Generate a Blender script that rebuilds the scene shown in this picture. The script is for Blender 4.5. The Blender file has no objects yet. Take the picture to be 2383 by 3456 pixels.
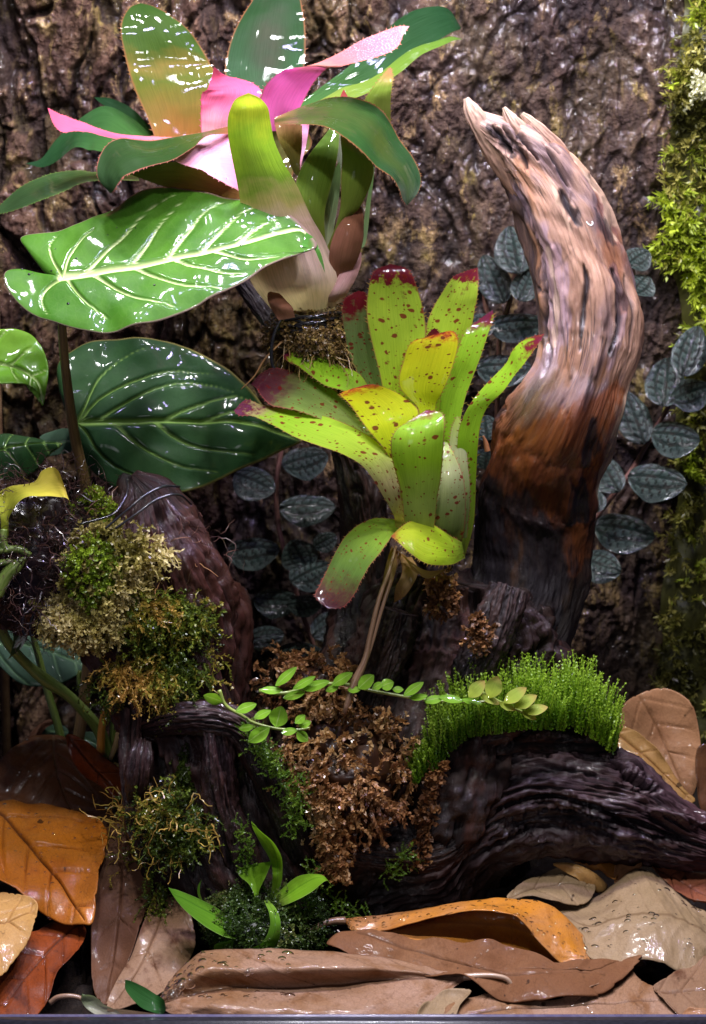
import bpy, math, random
import numpy as np
from mathutils import Vector, Matrix

# ------------------------------------------------------------------ camera, world, lamps, exposure
SC = bpy.context.scene
COL = SC.collection
PW, PH = 2383.0, 3456.0
PXM = 0.0001875                 # metres per photograph pixel at the subject's distance
DIST, PITCH = 1.5, math.radians(10)
CZ = 0.33
FWD = np.array([0, math.cos(PITCH), -math.sin(PITCH)])
UPV = np.array([0, math.sin(PITCH), math.cos(PITCH)])
CAM = np.array([0, 0, CZ]) - FWD * DIST
cd = bpy.data.cameras.new('camera')
cam = bpy.data.objects.new('camera', cd); COL.objects.link(cam)
cam.location = CAM
cam.rotation_euler = (math.pi / 2 - PITCH, 0, 0)
cd.sensor_fit = 'VERTICAL'; cd.sensor_height = 36.0
cd.lens = 36.0 * DIST / (PH * PXM)
cd.clip_start = 0.05; cd.clip_end = 50
cd.dof.use_dof = True; cd.dof.focus_distance = 1.44; cd.dof.aperture_fstop = 13.0
SC.camera = cam

wd = bpy.data.worlds.new('World'); SC.world = wd; wd.use_nodes = True
bg = wd.node_tree.nodes['Background']
bg.inputs[0].default_value = (0.50, 0.46, 0.90, 1); bg.inputs[1].default_value = 0.045

def lamp(name, loc, target, size, power, col, sy=None, spread=180):
    l = bpy.data.lights.new(name, 'AREA'); l.energy = power; l.color = col
    l.shape = 'RECTANGLE' if sy else 'SQUARE'; l.size = size
    if sy: l.size_y = sy
    l.spread = math.radians(spread)
    o = bpy.data.objects.new(name, l); COL.objects.link(o); o.location = loc
    o.rotation_euler = (Vector(target) - Vector(loc)).to_track_quat('-Z', 'Y').to_euler()
    return o
# the terrarium's LED bar: a row of small white diodes with violet ones between, above the open top
LEDP = 1.0
for x in (-.21, -.07, .07, .21):
    lamp('led_lamp', (x, -.07, 1.12), (x * .85, 0.0, 0.22), .040, 3.3 * LEDP, (.98, .97, 1.0))
    lamp('led_lamp', (x + .06, -.20, 1.09), (x * .85, 0.0, 0.22), .028, 1.5 * LEDP, (.58, .48, 1.0))
for x in (-.17, .05, .27):
    lamp('led_lamp', (x, -.46, .98), (x * .6, 0.0, 0.24), .034, 2.3 * LEDP, (.99, .96, 1.0))
lamp('added_fill_light', (-0.4, -1.4, 0.66), (0, 0, 0.25), 0.35, 1.7 * LEDP, (0.94, 0.92, 1.0))  # unseen front fill, added to brighten recesses and undersides
SC.view_settings.view_transform = 'Standard'
try: SC.view_settings.look = 'None'
except Exception: pass
SC.view_settings.exposure = 0.12
SC.view_settings.gamma = 1.0
SC.render.engine = 'CYCLES'
SC.cycles.use_denoising = True
SC.cycles.max_bounces = 8
SC.cycles.transparent_max_bounces = 8
SC.cycles.caustics_reflective = False; SC.cycles.caustics_refractive = False
SC.cycles.sample_clamp_indirect = 4.0

# ------------------------------------------------------------------ tools
RNG = np.random.default_rng(7)
random.seed(7)

def W(p, Y):
    """photo pixel + real depth -> place in the terrarium"""
    p = np.asarray(p, float); Y = np.asarray(Y, float)
    dx = (p[..., 0] - PW / 2) * PXM; dy = (p[..., 1] - PH / 2) * PXM
    dy_ = FWD[1] * DIST - UPV[1] * dy
    dz_ = FWD[2] * DIST - UPV[2] * dy
    t = (Y - CAM[1]) / dy_
    return np.stack([dx * t, np.broadcast_to(Y, t.shape) + 0 * t, CAM[2] + dz_ * t], -1)

def PJ(v):
    r = v - CAM
    d = r @ FWD
    return np.stack([r[..., 0] / d * DIST / PXM + PW / 2, PH / 2 - (r @ UPV) / d * DIST / PXM], -1)

def zr(x0, y0, k):
    return lambda p: np.stack([np.asarray(p, float)[..., 0] * k + x0, np.asarray(p, float)[..., 1] * k + y0], -1)
ZF = zr(0, 0, 1.49311)
ZA = zr(0, 0, .93985); ZB = zr(1000, 0, .86654); ZC = zr(0, 1000, .68922); ZD = zr(750, 850, .68922)
ZE = zr(1400, 700, .648); ZFF = zr(0, 1500, .68922); ZG = zr(700, 2150, 1.05451); ZH = zr(0, 2400, .75188)
ZI = zr(1000, 2600, .86654); ZJ = zr(500, 2600, .50125); ZL = zr(0, 2050, .56391); ZN = zr(0, 0, 1.0)

def groundY(py): return -0.2 + (3434 - np.asarray(py, float)) / 896 * 0.4
def groundZ(Y): return 0.040 + (np.asarray(Y) + 0.2) * 0.17

_T = RNG.random(4096)
_P = RNG.permutation(4096)
def _h(i, j, k): return _T[_P[(_P[(_P[i & 4095] + j) & 4095] + k) & 4095]]
def vnoise(x, y, z=None):
    x, y = np.broadcast_arrays(np.asarray(x, float), np.asarray(y, float))
    z = np.zeros_like(x) if z is None else np.broadcast_to(np.asarray(z, float), x.shape)
    i, j, k = np.floor(x).astype(int), np.floor(y).astype(int), np.floor(z).astype(int)
    f = [x - i, y - j, z - k]
    u, v, w = [t * t * t * (t * (t * 6 - 15) + 10) for t in f]
    r = 0
    for a, wa in ((0, 1 - u), (1, u)):
        for b, wb in ((0, 1 - v), (1, v)):
            for c, wc in ((0, 1 - w), (1, w)):
                r = r + _h(i + a, j + b, k + c) * wa * wb * wc
    return r * 2 - 1
def fbm(x, y, z=None, o=4, g=.5):
    s, a, f = 0, 1, 1.0
    z = 0 if z is None else z
    for q in range(o):
        s = s + a * vnoise(np.asarray(x) * f + 17.3 * q, np.asarray(y) * f + 5.1 * q, np.asarray(z) * f + 9.7 * q)
        a *= g; f *= 2.03
    return s
def voronoi(x, y):
    i, j = np.floor(x).astype(int), np.floor(y).astype(int)
    f1 = np.full(x.shape, 9.); f2 = np.full(x.shape, 9.); cid = np.zeros(x.shape)
    for a in (-1, 0, 1):
        for b in (-1, 0, 1):
            px = i + a + _h(i + a, j + b, 11); py = j + b + _h(i + a, j + b, 47)
            d = np.hypot(px - x, py - y); c = _h(i + a, j + b, 91)
            nf = d < f1
            f2 = np.where(nf, f1, np.minimum(f2, d)); cid = np.where(nf, c, cid); f1 = np.where(nf, d, f1)
    return f1, f2, cid
def sstep(a, b, x):
    t = np.clip((x - a) / (b - a), 0, 1); return t * t * (3 - 2 * t)
def nrm(v): return v / np.maximum(np.linalg.norm(v, axis=-1, keepdims=True), 1e-12)
def cr(P, n, closed=False):
    """Catmull-Rom through the rows of P, n samples"""
    P = np.asarray(P, float)
    m = len(P)
    if closed:
        t = np.linspace(0, m, n, endpoint=False)
        i = np.floor(t).astype(int); f = (t - i)
        g = lambda k: P[(i + k) % m]
    else:
        Q = np.concatenate([[2 * P[0] - P[1]], P, [2 * P[-1] - P[-2]]])
        t = np.linspace(0, m - 1, n); i = np.minimum(np.floor(t).astype(int), m - 2); f = t - i
        g = lambda k: Q[i + 1 + k]
    f = f.reshape((-1,) + (1,) * (P.ndim - 1))
    a, b, c, d = g(-1), g(0), g(1), g(2)
    return .5 * (2 * b + (c - a) * f + (2 * a - 5 * b + 4 * c - d) * f * f + (3 * b - a - 3 * c + d) * f ** 3)

WL = {}
def setp(o, label=None, cat=None, group=None, kind=None):
    if label: o['label'] = label
    if cat: o['category'] = cat
    if group: o['group'] = group
    if kind: o['kind'] = kind
    return o
def thing(name, label, cat, loc, group=None):
    o = bpy.data.objects.new(name, None); COL.objects.link(o); o.empty_display_size = .01
    o.location = loc; WL[o.name] = np.array(loc, float)
    return setp(o, label, cat, group)
def mkmesh(name, V, F, mat, uv=None, attrs=None, smooth=True):
    V = np.asarray(V, np.float32)
    me = bpy.data.meshes.new(name)
    if not isinstance(F, (list, tuple)): F = [F]
    F = [np.asarray(f, np.int32) for f in F if len(f)]
    me.vertices.add(len(V)); me.vertices.foreach_set('co', V.ravel())
    loops = np.concatenate([f.ravel() for f in F]); cnt = np.concatenate([np.full(len(f), f.shape[1], np.int32) for f in F])
    me.loops.add(len(loops)); me.loops.foreach_set('vertex_index', loops)
    me.polygons.add(len(cnt)); st = np.concatenate([[0], np.cumsum(cnt)[:-1]]).astype(np.int32)
    me.polygons.foreach_set('loop_start', st)
    try: me.polygons.foreach_set('loop_total', cnt)
    except Exception: pass
    if smooth: me.polygons.foreach_set('use_smooth', np.ones(len(cnt), bool))
    if uv is not None:
        l = me.uv_layers.new(name='uv'); l.data.foreach_set('uv', np.asarray(uv, np.float32)[loops].ravel())
    for k, a in (attrs or {}).items():
        at = me.attributes.new(k, 'FLOAT', 'POINT'); at.data.foreach_set('value', np.asarray(a, np.float32).ravel())
    me.update(calc_edges=True); me.validate()
    if mat: me.materials.append(mat)
    return me
def mk(name, V, F, mat, parent=None, uv=None, attrs=None, smooth=True, label=None, cat=None, group=None, kind=None, thick=0):
    V = np.asarray(V, float)
    if parent is None:
        loc = np.array([V[:, 0].mean(), V[:, 1].mean(), V[:, 2].min()]); off = loc
    else:
        off = WL[parent.name]; loc = np.zeros(3)
    me = mkmesh(name, V - off, F, mat, uv, attrs, smooth)
    o = bpy.data.objects.new(name, me); COL.objects.link(o); o.location = loc
    if parent: o.parent = parent
    WL[o.name] = off
    if thick:
        m = o.modifiers.new('thickness', 'SOLIDIFY'); m.thickness = thick; m.offset = 0
    return setp(o, label, cat, group, kind)
def gridF(n, m, wrap=False):
    i = np.arange(n - 1)[:, None]; j = np.arange(m if wrap else m - 1)[None]
    j2 = (j + 1) % m
    a = i * m + j; b = i * m + j2; c = (i + 1) * m + j2; d = (i + 1) * m + j
    return np.stack([a, b, c, d], -1).reshape(-1, 4)
def gnormals(G):
    a = np.gradient(G, axis=0); b = np.gradient(G, axis=1)
    return nrm(np.cross(a, b))
def tube(P, R, ns=8, n=None):
    P = np.asarray(P, float); R = np.broadcast_to(np.asarray(R, float), (len(P),))
    if n:
        PR = cr(np.concatenate([P, R[:, None]], 1), n); P, R = PR[:, :3], np.maximum(PR[:, 3], 1e-5)
    T = nrm(np.gradient(P, axis=0))
    up = np.array([.31, -.9, .3]); A = nrm(np.cross(T, up)); B = np.cross(T, A)
    th = np.linspace(0, 2 * np.pi, ns, endpoint=False)
    G = P[:, None] + R[:, None, None] * (np.cos(th)[None, :, None] * A[:, None] + np.sin(th)[None, :, None] * B[:, None])
    V = G.reshape(-1, 3); F = gridF(len(P), ns, True)
    L = np.concatenate([[0], np.cumsum(np.linalg.norm(np.diff(P, axis=0), axis=1))])
    uv = np.stack([np.tile(th * R.mean(), len(P)), np.repeat(L, ns)], 1)
    e = len(V); V = np.concatenate([V, P[:1], P[-1:]]); uv = np.concatenate([uv, uv[:1], uv[-1:]])
    k = np.arange(ns); k2 = (k + 1) % ns
    C = np.concatenate([np.stack([k2, k, np.full(ns, e)], 1), np.stack([k + e - ns, k2 + e - ns, np.full(ns, e + 1)], 1)])
    t = np.concatenate([np.repeat(np.linspace(0, 1, len(P)), ns), [0, 1]])
    return V, [F, C], uv, t
def mktube(name, P, R, mat, parent=None, ns=8, n=24, **kw):
    V, F, uv, t = tube(P, R, ns, n)
    return mk(name, V, F, mat, parent, uv=uv, attrs={'t': t, 's': t * 0}, **kw)
def join(parts):
    Vs, Fs, As, o = [], {}, [], 0
    for V, F, *a in parts:
        for f in (F if isinstance(F, (list, tuple)) else [F]):
            f = np.asarray(f)
            if len(f): Fs.setdefault(f.shape[1], []).append(f + o)
        Vs.append(V); As.append(a); o += len(V)
    return np.concatenate(Vs), [np.concatenate(f) for f in Fs.values()], [np.concatenate([a[i] for a in As]) for i in range(len(As[0]))]

# ------------------------------------------------------------------ node materials
def srgb(r, g=None, b=None):
    if g is None: r, g, b = r
    f = lambda c: (c / 255 / 12.92) if c / 255 <= .04045 else ((c / 255 + .055) / 1.055) ** 2.4
    return (f(r), f(g), f(b), 1)
class NT:
    def __init__(s, name):
        s.mat = bpy.data.materials.new(name); s.mat.use_nodes = True
        s.t = s.mat.node_tree; s.t.nodes.clear()
        s.out = s.t.nodes.new('ShaderNodeOutputMaterial')
    def put(s, sock, v):
        if isinstance(v, bpy.types.NodeSocket): s.t.links.new(v, sock)
        elif v is not None: sock.default_value = v
    def n(s, typ, ins=None, **props):
        q = s.t.nodes.new(typ)
        for k, v in props.items(): setattr(q, k, v)
        for k, v in (ins or {}).items(): s.put(q.inputs[k], v)
        return q
    def attr(s, name): return s.n('ShaderNodeAttribute', attribute_name=name).outputs['Fac']
    def uv(s, sx=1, sy=1, sz=1):
        u = s.n('ShaderNodeUVMap', uv_map='uv').outputs[0]
        return s.n('ShaderNodeVectorMath', {0: u, 1: (sx, sy, sz)}, operation='MULTIPLY').outputs[0]
    def obj(s, sx=1, sy=1, sz=1):
        u = s.n('ShaderNodeTexCoord').outputs['Object']
        return s.n('ShaderNodeVectorMath', {0: u, 1: (sx, sy, sz)}, operation='MULTIPLY').outputs[0]
    def noise(s, vec, scale=1, detail=4, rough=.55, dist=0, out=0):
        return s.n('ShaderNodeTexNoise', {'Vector': vec, 'Scale': scale, 'Detail': detail, 'Roughness': rough, 'Distortion': dist}).outputs[out]
    def vor(s, vec, scale=1, out='Distance', feature='F1', rand=1):
        return s.n('ShaderNodeTexVoronoi', {'Vector': vec, 'Scale': scale, 'Randomness': rand}, feature=feature).outputs[out]
    def m(s, op, a, b=None, c=None, clamp=False):
        q = s.n('ShaderNodeMath', operation=op, use_clamp=clamp)
        for i, v in enumerate((a, b, c)):
            if v is not None: s.put(q.inputs[i], v)
        return q.outputs[0]
    def rng(s, v, a, b, c=0, d=1):
        return s.n('ShaderNodeMapRange', {0: v, 1: a, 2: b, 3: c, 4: d}, interpolation_type='SMOOTHSTEP').outputs[0]
    def ramp(s, fac, stops, interp='LINEAR'):
        q = s.n('ShaderNodeValToRGB'); e = q.color_ramp.elements; q.color_ramp.interpolation = interp
        while len(e) < len(stops): e.new(.5)
        for i, (p, c) in enumerate(stops): e[i].position = p; e[i].color = c
        s.put(q.inputs[0], fac); return q.outputs[0]
    def mix(s, fac, a, b, mode='MIX'):
        q = s.n('ShaderNodeMix', data_type='RGBA', blend_type=mode)
        s.put(q.inputs[0], fac); s.put(q.inputs[6], a); s.put(q.inputs[7], b); return q.outputs[2]
    def bump(s, h, strength=.5, dist=.001, normal=None):
        return s.n('ShaderNodeBump', {'Height': h, 'Strength': strength, 'Distance': dist, 'Normal': normal}).outputs[0]
    def bsdf(s, **k):
        q = s.n('ShaderNodeBsdfPrincipled')
        nm = {'col': 'Base Color', 'rough': 'Roughness', 'spec': 'Specular IOR Level', 'coat': 'Coat Weight', 'crough': 'Coat Roughness',
              'cnormal': 'Coat Normal', 'normal': 'Normal', 'metal': 'Metallic', 'trans': 'Transmission Weight', 'ior': 'IOR', 'sss': 'Subsurface Weight', 'sheen': 'Sheen Weight'}
        for a, v in k.items(): s.put(q.inputs[nm[a]], v)
        return q.outputs[0]
    def done(s, sh): s.t.links.new(sh, s.out.inputs[0]); return s.mat
    def thin(s, sh, col, w, normal=None):
        tr = s.n('ShaderNodeBsdfTranslucent', {'Color': col, 'Normal': normal}).outputs[0]
        return s.n('ShaderNodeMixShader', {0: w, 1: sh, 2: tr}).outputs[0]

def leaf_mat(name, stops, streak=.35, spots=None, trans=.35, tint=(1.1, 1.1, .7, 1), rough=.28, coat=.5, margin=None, blot=.12, frost=0, ragged=0, film=1.0, center=None, midrib=None):
    """strap leaf: colour runs along t, fine fibres along the blade, optional spots and coloured margin"""
    N = NT(name); t = N.attr('t'); s = N.attr('s')
    u = N.uv(1, 1); fib = N.noise(N.uv(1500, 45), 1, 3, .6); bl = N.noise(u, 70, 3, .5); big = N.noise(u, 28, 3, .55)
    tt = N.m('ADD', t, N.m('MULTIPLY', N.m('SUBTRACT', bl, .5), blot * 2))
    if ragged: tt = N.m('ADD', tt, N.m('MULTIPLY', N.m('SUBTRACT', N.noise(N.uv(1, 1), 160, 4, .65), .5), N.m('MULTIPLY', N.rng(t, .6, .85), ragged)))
    c = N.ramp(tt, stops)
    if center: c = N.mix(N.m('MULTIPLY', N.rng(N.m('ABSOLUTE', s), .75, .1), N.rng(big, .3, .7)), c, center)
    c = N.mix(N.m('MULTIPLY', N.rng(fib, .35, .75), streak), c, N.mix(1.0, c, (.42, .5, .36, 1), 'MULTIPLY'))
    c = N.mix(N.m('MULTIPLY', N.rng(big, .55, .8), .3), c, N.mix(1.0, c, (1.3, 1.15, .8, 1), 'MULTIPLY'))
    if midrib: c = N.mix(N.m('MULTIPLY', N.rng(N.m('ABSOLUTE', s), .02, .10, 1, 0), .6), c, midrib)
    if spots:
        sc, lo, hi, sc_col, dens = spots
        wv = N.n('ShaderNodeVectorMath', {0: u, 1: N.n('ShaderNodeVectorMath', {0: N.noise(u, 300, 2, .5, out=1), 1: (.0022, .0022, 0)}, operation='MULTIPLY').outputs[0]}, operation='ADD').outputs[0]
        tot = None
        for q, (k, th) in enumerate(((sc, .34), (sc * 2.1, .30))):
            vec = N.n('ShaderNodeVectorMath', {0: wv, 1: (3.1 * q + .3, 1.7 * q, 0)}, operation='ADD').outputs[0]
            d = N.vor(vec, k); col = N.vor(vec, k, 'Color')
            rr = N.n('ShaderNodeSeparateColor', {0: col}).outputs[0]
            size = N.m('MULTIPLY', N.rng(rr, 1 - dens, 1, 0.0, 1.0), th)
            msk = N.rng(N.m('SUBTRACT', size, d), -.03, .10)
            tot = msk if tot is None else N.m('MAXIMUM', tot, msk)
        tot = N.m('MULTIPLY', tot, N.rng(t, lo, lo + .15)); tot = N.m('MULTIPLY', tot, .92)
        c = N.mix(tot, c, sc_col)
    if margin: c = N.mix(N.m('MULTIPLY', N.rng(N.m('ADD', N.m('ABSOLUTE', s), N.m('MULTIPLY', bl, .06)), .965, 1.03), .7), c, margin)
    if frost:
        fr = N.rng(N.noise(N.uv(1, 1), 900, 2, .6), .52, .66)
        c = N.mix(N.m('MULTIPLY', N.m('MULTIPLY', fr, .45), N.rng(t, frost, frost + .12)), c, (.85, .7, .72, 1))
    wet = N.noise(N.uv(1, .16), 110, 2, .5, .8)
    nb = N.bump(N.m('ADD', fib, N.m('MULTIPLY', N.noise(N.uv(420, 12), 1, 2, .5), 1.4)), .4, .0005); nb2 = N.bump(wet, .26 * film, .0015, N.bump(N.m('ADD', fib, N.noise(u, 1100, 2, .7)), .04, .0003))
    r = N.rng(big, .3, .75, rough * 1.7, rough * 2.3)
    film_ = N.m('MULTIPLY', N.rng(N.noise(N.uv(1, .6), 48, 3, .6), .38, .58, .25, 1), coat)
    sh = N.bsdf(col=c, rough=r, spec=.05, coat=film_, crough=.03, cnormal=nb2, normal=nb)
    tc = N.mix(1.0, c, tint, 'MULTIPLY')
    return N.done(N.thin(sh, tc, trans, nb))

def blade_mat(name, c1, c2, vein, trans=.2, rough=.3, coat=.5, bumpy=1.0, edge=None):
    """broad leaf with vein attribute"""
    N = NT(name); v = N.attr('vein'); u = N.uv(1, 1)
    big = N.noise(u, 22, 4, .6); fine = N.noise(u, 500, 3, .6); mid = N.noise(u, 110, 3, .6)
    c = N.mix(N.rng(big, .3, .7), c1, c2)
    c = N.mix(N.m('MULTIPLY', N.rng(mid, .4, .75), .35), c, N.mix(1.0, c, (.55, .62, .5, 1), 'MULTIPLY'))
    net = N.rng(N.vor(N.n('ShaderNodeVectorMath', {0: u, 1: N.n('ShaderNodeVectorMath', {0: N.noise(u, 120, 2, .5, out=1), 1: (.003, .003, 0)}, operation='MULTIPLY').outputs[0]}, operation='ADD').outputs[0], 190, feature='DISTANCE_TO_EDGE'), .0, .06, 1, 0)
    c = N.mix(N.m('MULTIPLY', net, .015), c, vein)
    c = N.mix(N.m('MULTIPLY', N.rng(fine, .62, .75), .35), c, N.mix(1.0, c, (1.5, 1.4, 1.3, 1), 'MULTIPLY'))
    c = N.mix(N.rng(v, .05, .85), c, vein)
    if edge: c = N.mix(N.rng(N.attr('r'), .975, 1.0), c, edge)
    wet = N.noise(u, 75, 2, .45, .8)
    b1 = N.bump(N.m('ADD', fine, mid), .2 * bumpy, .0005); b2 = N.bump(wet, .07 * bumpy, .002, N.bump(N.noise(u, 1000, 3, .7), .04, .0004))
    film_ = N.m('MULTIPLY', N.rng(N.noise(u, 34, 3, .6), .38, .6, .25, 1), coat)
    sh = N.bsdf(col=c, rough=N.rng(big, .3, .7, rough * 1.5, rough * 2.0), spec=.07, coat=N.m('MULTIPLY', film_, .6), crough=.06, normal=b1, cnormal=b2)
    return N.done(N.thin(sh, N.mix(1.0, c, (1.2, 1.3, .6, 1), 'MULTIPLY'), trans, b1))

def dry_mat(name, c1, c2, c3, vein, rough=.4, coat=.35, blotch=.5, speck=.4, trans=.06, pale=None):
    N = NT(name); v = N.attr('vein'); u = N.uv(1, 1)
    a = N.noise(u, 16, 5, .62, .6); b = N.noise(u, 55, 4, .6, .3); f = N.noise(u, 900, 3, .65); d = N.noise(u, 210, 3, .6)
    c = N.mix(N.rng(a, .35, .65), c1, c2)
    c = N.mix(N.m('MULTIPLY', N.rng(b, .5, .68), blotch), c, c3)
    if pale: c = N.mix(N.m('MULTIPLY', N.rng(N.noise(N.uv(1, 1, 1), 31, 4, .6, 1.2), .56, .64), .75), c, pale)
    c = N.mix(N.m('MULTIPLY', N.rng(d, .58, .72), speck), c, N.mix(1.0, c, (.3, .26, .22, 1), 'MULTIPLY'))
    wu = N.n('ShaderNodeVectorMath', {0: u, 1: N.n('ShaderNodeVectorMath', {0: N.noise(u, 90, 2, .5, out=1), 1: (.004, .004, 0)}, operation='MULTIPLY').outputs[0]}, operation='ADD').outputs[0]
    net = N.rng(N.vor(wu, 280, feature='DISTANCE_TO_EDGE'), .0, .07, 1, 0); net2 = N.rng(N.vor(wu, 760, feature='DISTANCE_TO_EDGE'), .0, .12, 1, 0)
    c = N.mix(N.m('MULTIPLY', N.m('ADD', net, N.m('MULTIPLY', net2, .6)), .2), c, vein)
    c = N.mix(N.m('MULTIPLY', N.rng(N.noise(u, 130, 2, .5), .7, .74), .8), c, (.02, .010, .006, 1))
    c = N.mix(N.m('MULTIPLY', N.rng(v, .15, .9), .8), c, vein)
    c = N.mix(.28, c, N.mix(1.0, c, N.ramp(f, [(.3, (.5, .5, .5, 1)), (.7, (1.35, 1.3, 1.2, 1))]), 'MULTIPLY'))
    h = N.m('ADD', N.m('MULTIPLY', f, .6), N.m('ADD', N.m('ADD', d, N.m('MULTIPLY', net, .15)), N.m('MULTIPLY', v, 1.2)))
    b1 = N.bump(h, .35, .0007)
    wetm = N.rng(N.noise(u, 40, 3, .55), .42, .6)
    sh = N.bsdf(col=c, rough=N.rng(b, .3, .7, rough * .75, rough * 1.4), spec=.1, coat=N.m('MULTIPLY', wetm, coat * .8), crough=.07, normal=b1, cnormal=N.bump(N.noise(u, 300, 2, .5), .35, .0012))
    return N.done(N.thin(sh, c, trans, b1))

def wood_mat(name, stops, dark, rough=.5, coat=.15, grain=1.0, charf=.5, stain=None, wet=.5, blot=.28, band=None, cavk=.85, stain2=None):
    N = NT(name); t = N.attr('t'); cav = N.attr('cav')
    u1 = N.uv(950, 34); u2 = N.uv(110, 9); u3 = N.uv(40, 14)
    w = N.n('ShaderNodeVectorMath', {0: u1, 1: N.n('ShaderNodeVectorMath', {0: N.noise(N.uv(30, 18), 1, 3, .5, out=1), 1: (2.2, 1.2, 0)}, operation='MULTIPLY').outputs[0]}, operation='ADD').outputs[0]
    g1 = N.noise(w, 1, 5, .72); g2 = N.noise(u2, 1, 4, .6, .8); g3 = N.noise(u3, 1, 4, .55, 1.0); fine = N.noise(N.uv(1, 1), 1800, 2, .6)
    tt = N.m('ADD', t, N.m('MULTIPLY', N.m('SUBTRACT', g3, .5), blot))
    c = N.ramp(tt, stops)
    c = N.mix(N.m('MULTIPLY', N.rng(g2, .42, .66), .45 * grain), c, N.mix(1.0, c, (.48, .40, .40, 1), 'MULTIPLY'))
    c = N.mix(N.m('MULTIPLY', N.rng(g1, .5, .72), .45 * grain), c, N.mix(1.0, c, (.38, .30, .31, 1), 'MULTIPLY'))
    c = N.mix(N.m('MULTIPLY', N.rng(g1, .28, .42), -.0 + .25), N.mix(1.0, c, (1.35, 1.25, 1.15, 1), 'MULTIPLY'), c)
    if stain: c = N.mix(N.m('MULTIPLY', N.rng(g3, .5, .64), N.rng(t, .5, .6, .6, .12) if band else .6), c, stain)
    c = N.mix(N.m('MULTIPLY', N.rng(N.noise(N.uv(70, 11), 1, 3, .5, .6), .62, .7), charf), c, dark)
    crk = N.rng(N.m('ABSOLUTE', N.m('SUBTRACT', N.noise(N.uv(230, 8), 1, 3, .55, .4), .5)), .004, .016, 1, 0)
    crk = N.m('MULTIPLY', crk, N.rng(N.noise(N.uv(60, 22), 1, 2), .45, .6))
    c = N.mix(N.m('MULTIPLY', crk, .8), c, dark)
    if stain2: c = N.mix(N.m('MULTIPLY', N.rng(N.noise(N.uv(26, 9), 1, 4, .55, 1.2), .52, .66), N.rng(t, .6, .45, 0, .75)), c, stain2)
    c = N.mix(N.m('MULTIPLY', cav, cavk), c, dark)
    if band:
        fk = N.rng(g1, .3, .65, .55, 1.0)
        c = N.mix(N.m('MULTIPLY', N.attr('mauve'), N.m('MULTIPLY', fk, .75)), c, (.25, .175, .21, 1))
        c = N.mix(N.m('MULTIPLY', N.attr('warm'), fk), c, N.mix(N.rng(g3, .35, .65), (.27, .085, .018, 1), (.15, .036, .010, 1)))
        c = N.mix(N.m('MULTIPLY', N.attr('pale'), fk), c, (.50, .36, .24, 1))
        c = N.mix(N.m('MULTIPLY', N.attr('char'), N.rng(g1, .7, .45, .6, .97)), c, (.014, .011, .014, 1))  # black marks: charred spots and painted shade of the hollow
        c = N.mix(N.m('MULTIPLY', N.rng(fine, .55, .7), .3), c, N.mix(1.0, c, (.3, .25, .25, 1), 'MULTIPLY'))
    h = N.m('ADD', N.m('MULTIPLY', g1, 1.0), N.m('MULTIPLY', g2, .8)); h = N.m('SUBTRACT', N.m('ADD', h, N.m('MULTIPLY', fine, .25)), N.m('MULTIPLY', crk, .8))
    b1 = N.bump(h, .55 * min(1, grain + .1), .0012)
    wm = N.m('MULTIPLY', N.rng(N.noise(N.uv(60, 40), 1, 3, .5), .4, .62), wet)
    if band: wm = N.m('MULTIPLY', N.rng(N.m('ADD', t, N.m('MULTIPLY', N.m('SUBTRACT', g3, .5), .12)), band[0], band[0] + .08, .12, 1), N.m('MULTIPLY', wm, N.rng(t, band[1], band[1] + .08, 1, .35)))
    if band: wm = N.m('MAXIMUM', wm, N.m('MULTIPLY', N.attr('wetp'), 1.0))
    rg_ = N.rng(g3, .35, .65, rough * .9, rough * 1.4); sp_ = .2
    if band: rg_ = N.m('SUBTRACT', rg_, N.m('MULTIPLY', N.attr('wetp'), .27)); sp_ = N.m('ADD', .2, N.m('MULTIPLY', N.attr('wetp'), .8))
    sh = N.bsdf(col=c, rough=rg_, spec=sp_, coat=wm, crough=.06, normal=b1, cnormal=N.bump(N.noise(N.uv(1, .6), 620, 3, .65), .9, .0018, b1))
    return N.done(sh)

def strand_mat(name, stops, trans=.3, rough=.4, tip=None, coat=.2):
    N = NT(name); r = N.attr('rnd'); t = N.attr('t')
    c = N.ramp(r, stops)
    if tip: c = N.mix(N.m('MULTIPLY', N.rng(t, .3, 1), .7), c, tip)
    sh = N.bsdf(col=c, rough=rough, spec=.5, coat=coat, crough=.15)
    return N.done(N.thin(sh, N.mix(1.0, c, (1.2, 1.2, .8, 1), 'MULTIPLY'), trans)) if trans else N.done(sh)
def plain_mat(name, c1, c2, rough=.5, coat=0, scale=120, bump=.3, metal=0, spec=.5):
    N = NT(name); o = N.obj()
    a = N.noise(o, scale, 4, .6); c = N.mix(N.rng(a, .35, .65), c1, c2)
    return N.done(N.bsdf(col=c, rough=rough, coat=coat, crough=.12, metal=metal, spec=spec, normal=N.bump(N.noise(o, scale * 5, 3, .6), bump, .0008)))
def stem_mat(name, c1, c2, rough=.35, trans=.1):
    N = NT(name); a = N.noise(N.uv(700, 35), 1, 3, .6); c = N.mix(N.rng(a, .3, .7), c1, c2)
    c = N.mix(N.m('MULTIPLY', N.rng(N.noise(N.uv(300, 300), 1, 2), .6, .7), .4), c, N.mix(1.0, c, (.5, .45, .4, 1), 'MULTIPLY'))
    return N.done(N.bsdf(col=c, rough=rough, coat=.3, crough=.15, normal=N.bump(a, .4, .0006)))
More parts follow.
